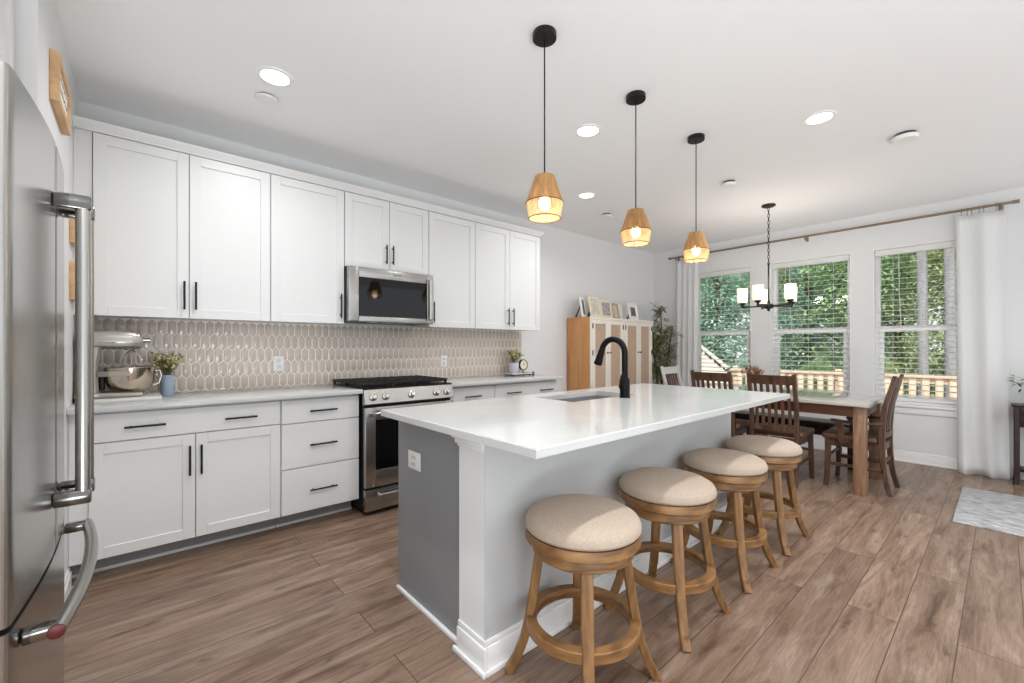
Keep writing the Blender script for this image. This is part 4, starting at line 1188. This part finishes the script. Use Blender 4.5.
ZC = 1.6178
def photo_frame(label, x, y, w_, h_, fm, pm, lean=0.18, rz=0.0, fw=0.03, mat_w=0.0):
    f = thing('picture_frame', label, 'picture frame', (x, y, ZC), rz, 'picture frames on the storage cabinets')
    g = bpy.data.objects.new
    T = Matrix.Rotation(-lean, 4, 'X')
    def tr(b):
        bmesh.ops.transform(b.bm, matrix=T, verts=b.bm.verts); return b
    hw = w_ / 2
    b = B(); b.box(-hw, -hw + fw, 0, 0.018, 0, h_, 0.002); b.box(hw - fw, hw, 0, 0.018, 0, h_, 0.002); b.box(-hw + fw, hw - fw, 0, 0.018, 0, fw, 0.002); b.box(-hw + fw, hw - fw, 0, 0.018, h_ - fw, h_, 0.002)
    tr(b).obj('border', fm, f)
    i = fw + mat_w
    if mat_w:
        tr(B().box(-hw + fw, hw - fw, 0.009, 0.016, fw, h_ - fw)).obj('mat_board', M['paper'], f, smooth=False)
        tr(B().box(-hw + i, hw - i, 0.0065, 0.0088, i, h_ - i)).obj('photograph', pm, f, smooth=False)
    else:
        tr(B().box(-hw + fw, hw - fw, 0.008, 0.016, fw, h_ - fw)).obj('photograph', pm, f, smooth=False)
    e_ = B(); e_.sweep([T @ Vector((0, 0.018, h_ * 0.75)), (0, 0.02 + h_ * 0.42, 0.002)], 0.04, 0.004, (1, 0, 0)); e_.obj('easel', M['black'], f)
photo_frame('white picture frame at the left end of the cabinet top, turned sideways', 4.245, 3.46, 0.16, 0.25, M['trim'], M['photo'], 0.16, 0.35, 0.03)
photo_frame('cream picture frame with pale print, second from the left on the cabinets', 4.40, 3.40, 0.25, 0.27, M['cream'], M['photolight'], 0.18, 0.12, 0.036)
photo_frame('cream picture frame with gray branch print, third from the left on the cabinets', 4.68, 3.44, 0.27, 0.25, M['cream'], M['print'], 0.15, 0.05, 0.04)
photo_frame('small tan wooden picture frame in the middle of the cabinet tops', 4.94, 3.47, 0.19, 0.225, M['tanwood'], M['photolight'], 0.2, 0.15, 0.03)
photo_frame('plain white picture frame partly behind the black-and-white photo frame', 5.13, 3.54, 0.18, 0.23, M['trim'], M['paper'], 0.2, 0.0, 0.03)
photo_frame('white picture frame with a black-and-white photo at the right end', 5.30, 3.43, 0.26, 0.25, M['trim'], M['photo'], 0.16, 0.1, 0.024, 0.038)

# ------------------------------------------------------------------ corner tree
ot = thing('olive_tree', 'tall leafy indoor olive tree in the corner by the left curtain', 'plant', (5.90, 3.36, 0))
B().lathe([(0.11, 0), (0.13, 0.02), (0.145, 0.15), (0.14, 0.28), (0.13, 0.285), (0.128, 0.25), (0.004, 0.25)], n=28).obj('basket', M['basket'], ot)
rnd = random.Random(21)
T_, L_ = B(), B()
mains = [[(0.0, 0, 0.25), (0.01, 0.01, 0.7), (-0.04, 0.02, 1.2), (-0.01, 0.0, 1.55), (0.0, 0.02, 1.82)], [(0.02, 0, 0.25), (0.04, -0.04, 0.8), (0.08, -0.08, 1.25), (0.10, -0.12, 1.55)], [(0, 0.02, 0.25), (-0.05, 0.05, 0.8), (-0.04, 0.11, 1.2), (-0.04, 0.12, 1.45)]]
for ml in mains:
    T_.tube(ml, [0.019 - 0.013 * k / (len(ml) - 1) for k in range(len(ml))], 8)
    for k in range(44):
        f = rnd.uniform(0.25, 1) * (len(ml) - 1); i_ = min(int(f), len(ml) - 2)
        c = Vector(ml[i_]).lerp(Vector(ml[i_ + 1]), f - i_)
        a_ = rnd.uniform(0, 2 * PI); l_ = rnd.uniform(0.06, 0.15)
        tip = c + Vector((math.cos(a_) * l_, math.sin(a_) * l_, rnd.uniform(-0.02, 0.14)))
        tip.x = min(tip.x, 0.3); tip.y = min(tip.y, 0.26)
        T_.tube([c, tip], 0.0025, 5)
        for j in range(11):
            q = c.lerp(tip, 0.25 + 0.75 * j / 10)
            d = Vector((rnd.uniform(-1, 1), rnd.uniform(-1, 1), rnd.uniform(-0.6, 0.8)))
            L_.leaf(q, d, (0, 0, 1), rnd.uniform(0.055, 0.095), 0.027)
T_.obj('trunk', M['bark'], ot); L_.obj('foliage', M['leaf'], ot, smooth=False)

fv = vase_plant('flower_vase', 'small vase of pink and green flowers on the dining table behind the chair', (4.92, 1.74, 0.774), M['whiteceramic'],
                [(0.03, 0), (0.045, 0.01), (0.05, 0.05), (0.035, 0.09), (0.03, 0.11), (0.034, 0.118), (0.028, 0.118), (0.004, 0.09)], 26, 0.15, 0.12, 0.05, M['pink'], 14)

# ------------------------------------------------------------------ curtains and rod
XR = 6.165
rd = thing('curtain_rod', 'long bronze curtain rod above the three windows', 'curtain rod', (XR, 1.65, 2.595))
B().cyl((0, -1.70, 0), (0, 1.70, 0), 0.0125, n=14).obj('rod', M['rod'], rd)
for s in (-1, 1): B().cyl((0, s * 1.7002, 0), (0, s * 1.745, 0), 0.017, n=14).obj('finial', M['rod'], rd)
for yy in (-1.63, -0.045, 1.63):
    b = B().box(0.0, XW - XR - 0.0005, yy - 0.006, yy + 0.006, -0.018, -0.013); b.box(XW - XR - 0.008, XW - XR - 0.0005, yy - 0.016, yy + 0.016, -0.05, 0.03, 0.002)
    b.lathe([(0.016, -0.01), (0.016, 0.01)], (0, yy, 0), 12); b.cyl((0, yy, -0.012), (0, yy, -0.04), 0.008, n=8)
    b.obj('bracket', M['rod'], rd)
def curtain(label, yc, top_w, bot_w, folds, shift, ring_y, seed, puddle):
    c = thing('curtain', label, 'curtain', (XR, yc, 0), 0, 'white curtains on the rod')
    b = B(); nu, nv = folds * 14, 30
    rnd = random.Random(seed); ph = [rnd.uniform(-0.5, 0.5) for _ in range(nu + 1)]
    g = []
    for v in range(nv + 1):
        f = v / nv; z = 2.535 * (1 - f) + 0.003
        r_ = []
        wd = top_w + (bot_w - top_w) * f ** 1.5
        for u in range(nu + 1):
            t_ = u / nu
            amp = (0.017 if folds > 2 else 0.020) + 0.010 * f + 0.006 * math.sin(3 * t_ + seed)
            if v == 0: amp *= 0.8
            x = amp * math.sin(2 * PI * folds * t_ + 0.5 * math.sin(2.1 * f + seed)) - 0.02 * f
            if puddle and f > 0.93: x -= 0.05 * (f - 0.93) / 0.07 * (0.6 + 0.4 * math.sin(9 * t_))
            y = (t_ - 0.5) * wd + shift * f
            r_.append(b.bm.verts.new((x, y, z)))
        g.append(r_)
    for v in range(nv):
        for u in range(nu): b.bm.faces.new((g[v][u], g[v][u + 1], g[v + 1][u + 1], g[v + 1][u]))
    o = b.obj('panel', M['linen'], c)
    for p in o.data.polygons: p.use_smooth = True
    md = o.modifiers.new('thick', 'SOLIDIFY'); md.thickness = 0.003
    for yy in ring_y:
        B().tube([(0.021 * math.cos(2 * PI * k / 20), yy - yc, 2.5905 + 0.021 * math.sin(2 * PI * k / 20)) for k in range(20)], 0.0028, 6, closed=True).obj('ring', M['rod'], c)
        B().cyl((0, yy - yc, 2.569), (0, yy - yc, 2.53), 0.0022, n=6).obj('clip', M['rod'], c)
curtain('white full-length curtain at the left end of the rod beside the tree', 3.09, 0.34, 0.36, 4, 0.0, (2.95, 3.02, 3.09, 3.16, 3.23), 2, False)
curtain('white full-length curtain at the right end of the rod, pooling on the floor', 0.155, 0.33, 0.34, 2, -0.02, (0.05, 0.13, 0.16, 0.21, 0.24, 0.28), 5, True)

# ------------------------------------------------------------------ console, rug
cs = thing('console_table', 'dark espresso console table at the right edge with small drawers', 'console table', (6.08, -0.505, 0))
hx = 0.12; hy = 0.45
B().box(-hx - 0.012, hx + 0.012, -hy - 0.012, hy + 0.015, 0.700, 0.718, 0.004).obj('top', M['espresso'], cs)
b = B().box(-hx + 0.008, hx, -hy + 0.01, hy - 0.01, 0.52, 0.6998); b.obj('body', M['espresso'], cs, smooth=False)
for sx in (-1, 1):
    for sy in (-1, 1):
        B().sweep([(sx * (hx - 0.018), sy * (hy - 0.02), 0.6997), (sx * (hx - 0.018), sy * (hy - 0.02), 0.1), (sx * (hx - 0.016), sy * (hy - 0.018), 0.04), (sx * (hx - 0.012), sy * (hy - 0.014), 0)], 0.036, 0.036, (1, 0, 0)).obj('leg', M['espresso'], cs)
B().box(-hx + 0.01, hx - 0.01, -hy + 0.03, hy - 0.03, 0.12, 0.138, 0.003).obj('shelf', M['espresso'], cs)
for k in range(3):
    for z0, z1 in ((0.615, 0.685), (0.53, 0.605)):
        y0 = hy - 0.045 - 0.27 * k
        d = B().box(-hx - 0.004, -hx + 0.0078, y0 - 0.26, y0, z0, z1, 0.002).obj('drawer', M['espresso'], cs)
        B().ball((-hx - 0.014, y0 - 0.07, (z0 + z1) / 2), 0.009, n=10).cyl((-hx - 0.014, y0 - 0.07, (z0 + z1) / 2), (-hx - 0.004, y0 - 0.07, (z0 + z1) / 2), 0.004, n=6).obj('knob', M['black'], d)
pp = thing('potted_plant', 'green leafy plant on the console at the right edge', 'plant', (6.07, -0.25, 0.718))
B().lathe([(0.05, 0), (0.055, 0.004), (0.07, 0.10), (0.072, 0.12), (0.066, 0.12), (0.06, 0.10), (0.004, 0.10)], n=24).obj('pot', M['whiteceramic'], pp)
rnd = random.Random(4); L_, S_ = B(), B()
for k in range(18):
    a_ = 2 * PI * k / 18 + rnd.uniform(-0.2, 0.2); r_ = rnd.uniform(0.06, 0.15); z = rnd.uniform(0.17, 0.27)
    if k in (3, 4, 5): r_ = 0.18; z = 0.19 + 0.03 * (k - 3)
    tip = Vector((r_ * math.cos(a_) * 0.7, r_ * math.sin(a_), z))
    S_.tube([(0, 0, 0.10), tip * 0.6 + Vector((0, 0, 0.08)), tip], 0.0018, 5)
    for j in range(6):
        d = Vector((math.cos(a_) + rnd.uniform(-0.8, 0.8), math.sin(a_) + rnd.uniform(-0.8, 0.8), rnd.uniform(-0.4, 0.5)))
        L_.leaf(tip - Vector((0, 0, 0.01 * j)), d, (0, 0, 1), rnd.uniform(0.04, 0.07), 0.028)
L_.obj('foliage', M['leafbright'], pp, smooth=False); S_.obj('stems', M['leaf'], pp)
rg_ = B().box(4.36, 5.50, -1.7, 0.242, 0.0, 0.008, 0.003)
tag(rg_.obj('area_rug', M['rug']), 'distressed gray and white rug on the floor at the right edge', 'rug')

# ------------------------------------------------------------------ outdoors
struct(B().box(XW + WT, 40, -25, 30, -1.3, -1.2).obj('ground', M['ground'], smooth=False))
dk = B()
y = -4.0
while y < 6.0:
    dk.box(XW + WT + 0.01, 9.4, y, y + 0.135, -0.16, -0.13); y += 0.14
struct(dk.obj('deck_floor', M['deck'], smooth=False))
rl = thing('deck_railing', 'pine deck railing with square balusters outside the windows', 'railing', (9.3, 0.8, -0.13))
B().box(-0.07, 0.07, -4.2, 2.93, 0.885, 0.925, 0.004).obj('cap_rail', M['rail'], rl)
B().box(-0.02, 0.02, -4.2, 2.93, 0.80, 0.8845).obj('top_rail', M['rail'], rl, smooth=False)
B().box(-0.02, 0.02, -4.2, 2.93, 0.08, 0.16).obj('bottom_rail', M['rail'], rl, smooth=False)
me = None; y = -4.1
while y < 2.80:
    if me is None:
        o = B().box(-0.055, -0.0205, -0.044, 0.044, 0.08, 0.8845, 0.003).obj('baluster', M['rail'], rl, loc=(0, y, 0)); me = o.data
    else:
        o = bpy.data.objects.new('baluster', me); COL.objects.link(o); o.parent = rl; o.location = (0, y, 0)
    y += 0.152
for yy in (-4.15, -2.3, -0.45, 1.13, 2.86):
    B().box(0.0205, 0.11, yy - 0.045, yy + 0.045, 0, 0.98, 0.004).obj('post', M['rail'], rl)
sr = thing('stair_railing', 'pale sloped stair with handrail outside the left window', 'stair', (9.2, 3.75, -0.13))
sl = (1.13 - 0.79) / 0.42
b = B().sweep([(0, 0, 0.93), (0, 2.4, 0.93 + 2.4 * sl)], 0.09, 0.05, (1, 0, 0)); b.obj('handrail', M['whiterail'], sr)
b = B()
b.ring_mesh([[(-0.02, -0.05, 0.0), (-0.02, 2.4, 0.0), (-0.02, 2.4, 0.78 + 2.4 * sl), (-0.02, -0.05, 0.78)], [(0.02, -0.05, 0.0), (0.02, 2.4, 0.0), (0.02, 2.4, 0.78 + 2.4 * sl), (0.02, -0.05, 0.78)]])
b.obj('stringer_panel', M['whiterail'], sr, smooth=False)
for k in range(12):
    B().box(-0.018, 0.018, 0.1 + 0.19 * k, 0.135 + 0.19 * k, 0.75 + (0.1 + 0.19 * k) * sl, 0.93 + (0.1 + 0.19 * k) * sl).obj('baluster', M['whiterail'], sr, smooth=False)

def make_tree(label, loc, fm, tm, seed, h, r, n, name='forest_tree'):
    t = thing(name, label, 'tree', loc, 0, 'trees beyond the deck')
    rnd = random.Random(seed)
    T_, L_ = B(), B()
    T_.tube([(0, 0, 0), (0.08, 0.03, h * 0.3), (-0.03, 0.06, h * 0.65), (0.02, 0, h * 0.97)], [0.17, 0.14, 0.10, 0.03], 10)
    blobs = []
    for k in range(52):
        a = rnd.uniform(0, 2 * PI); zz = rnd.uniform(0.04, 1.0)
        rr = r * math.sqrt(rnd.random()) * (1.05 - 0.45 * zz)
        blobs.append((Vector((rr * math.cos(a), rr * math.sin(a), h * zz)), rnd.uniform(0.45, 0.95)))
        if k % 3 == 0: T_.tube([(0, 0.03, h * zz * 0.85), blobs[-1][0]], [0.035, 0.012], 5)
    for k in range(n):
        c, br = blobs[rnd.randrange(len(blobs))]
        v = Vector((rnd.gauss(0, 1), rnd.gauss(0, 1), rnd.gauss(0, 1))).normalized()
        p = c + v * br * rnd.uniform(0.55, 1.0)
        d = (v + Vector((rnd.uniform(-1, 1), rnd.uniform(-1, 1), rnd.uniform(-1, 0.6)))).normalized()
        L_.leaf(p, d, (0, 0, 1), rnd.uniform(0.07, 0.13), rnd.uniform(0.05, 0.085))
    T_.obj('trunk', tm, t); L_.obj('foliage', fm, t, smooth=False)
    return t
G = -1.2
tA = make_tree('deep green tree just behind the deck, seen through the middle window', (12.6, 2.3, G), M['fol_a'], M['bark'], 1, 8.0, 0.85, 20000)
tB = make_tree('yellow green tree just behind the deck, seen through the right window', (13.3, -0.7, G), M['fol_b'], M['greytrunk'], 2, 8.4, 0.85, 20000)
tC = make_tree('blue green tree just behind the stair, seen through the left window', (12.4, 5.3, G), M['fol_c'], M['bark'], 3, 8.2, 0.85, 20000)
spots = [(tC, 15.6, 3.9, 1.0, 'blue green tree in the second row, between the left and middle windows'), (tA, 15.7, 7.1, 1.05, 'deep green tree in the second row at the left of the woods'),
         (tB, 15.6, 0.9, 1.0, 'yellow green tree in the second row, between the middle and right windows'), (tA, 15.8, -2.2, 1.05, 'deep green tree in the second row at the right of the woods'),
         (tB, 18.9, 5.6, 1.12, 'yellow green tree in the third row, left of center'), (tA, 18.9, 2.3, 1.12, 'deep green tree in the third row, at the center'),
         (tC, 18.9, -1.0, 1.12, 'blue green tree in the third row, right of center'), (tB, 18.9, 9.0, 1.15, 'yellow green tree in the third row, far left'),
         (tA, 22.6, 7.6, 1.35, 'deep green tree in the last row at the left'), (tC, 22.6, 3.7, 1.35, 'blue green tree in the last row, left of center'),
         (tA, 22.8, -0.4, 1.25, 'deep green tree in the last row, right of center'), (tB, 22.8, 11.5, 1.35, 'yellow green tree in the last row at the far left'),
         (tC, 12.6, 8.4, 1.0, 'blue green tree in the front row at the far left'), (tA, 22.8, -4.2, 1.35, 'deep green tree in the last row at the far right'),
         (tA, 10.6, 2.6, 0.28, 'short deep green bush close behind the railing, middle window'), (tB, 10.6, 1.5, 0.26, 'short yellow green bush close behind the railing, left of the right window'),
         (tC, 10.7, 3.95, 0.26, 'short blue green bush close behind the railing, left window'), (tA, 10.6, -0.4, 0.28, 'short deep green bush close behind the railing, right window')]
for k, (src, x, y, s_, l) in enumerate(spots): dup(src, (x, y, G), 1.1 * k + 0.4, l, (s_, s_, s_))
for x, y, l in ((11.0, 0.98, 'pale gray bare trunk behind the railing at the right window, left of two'), (11.0, 0.62, 'pale gray bare trunk behind the railing at the right window, right of two')):
    t = thing('bare_tree', l, 'tree', (x, y, G))
    B().tube([(0, 0, 0), (0.03, 0.02, 3), (0.0, 0.05, 6), (0.05, 0.0, 9)], [0.085, 0.08, 0.07, 0.05], 12).obj('trunk', M['greytrunk'], t)
    b = B()
    for k in range(6): b.tube([(0.02, 0.03, 4 + 0.7 * k), (0.3 * math.cos(k * 2.1), 0.15 * math.sin(k * 2.1), 4.5 + 0.7 * k), (0.5 * math.cos(k * 2.1), 0.22 * math.sin(k * 2.1), 5.3 + 0.7 * k)], [0.035, 0.025, 0.01], 6)
    b.obj('branches', M['greytrunk'], t)
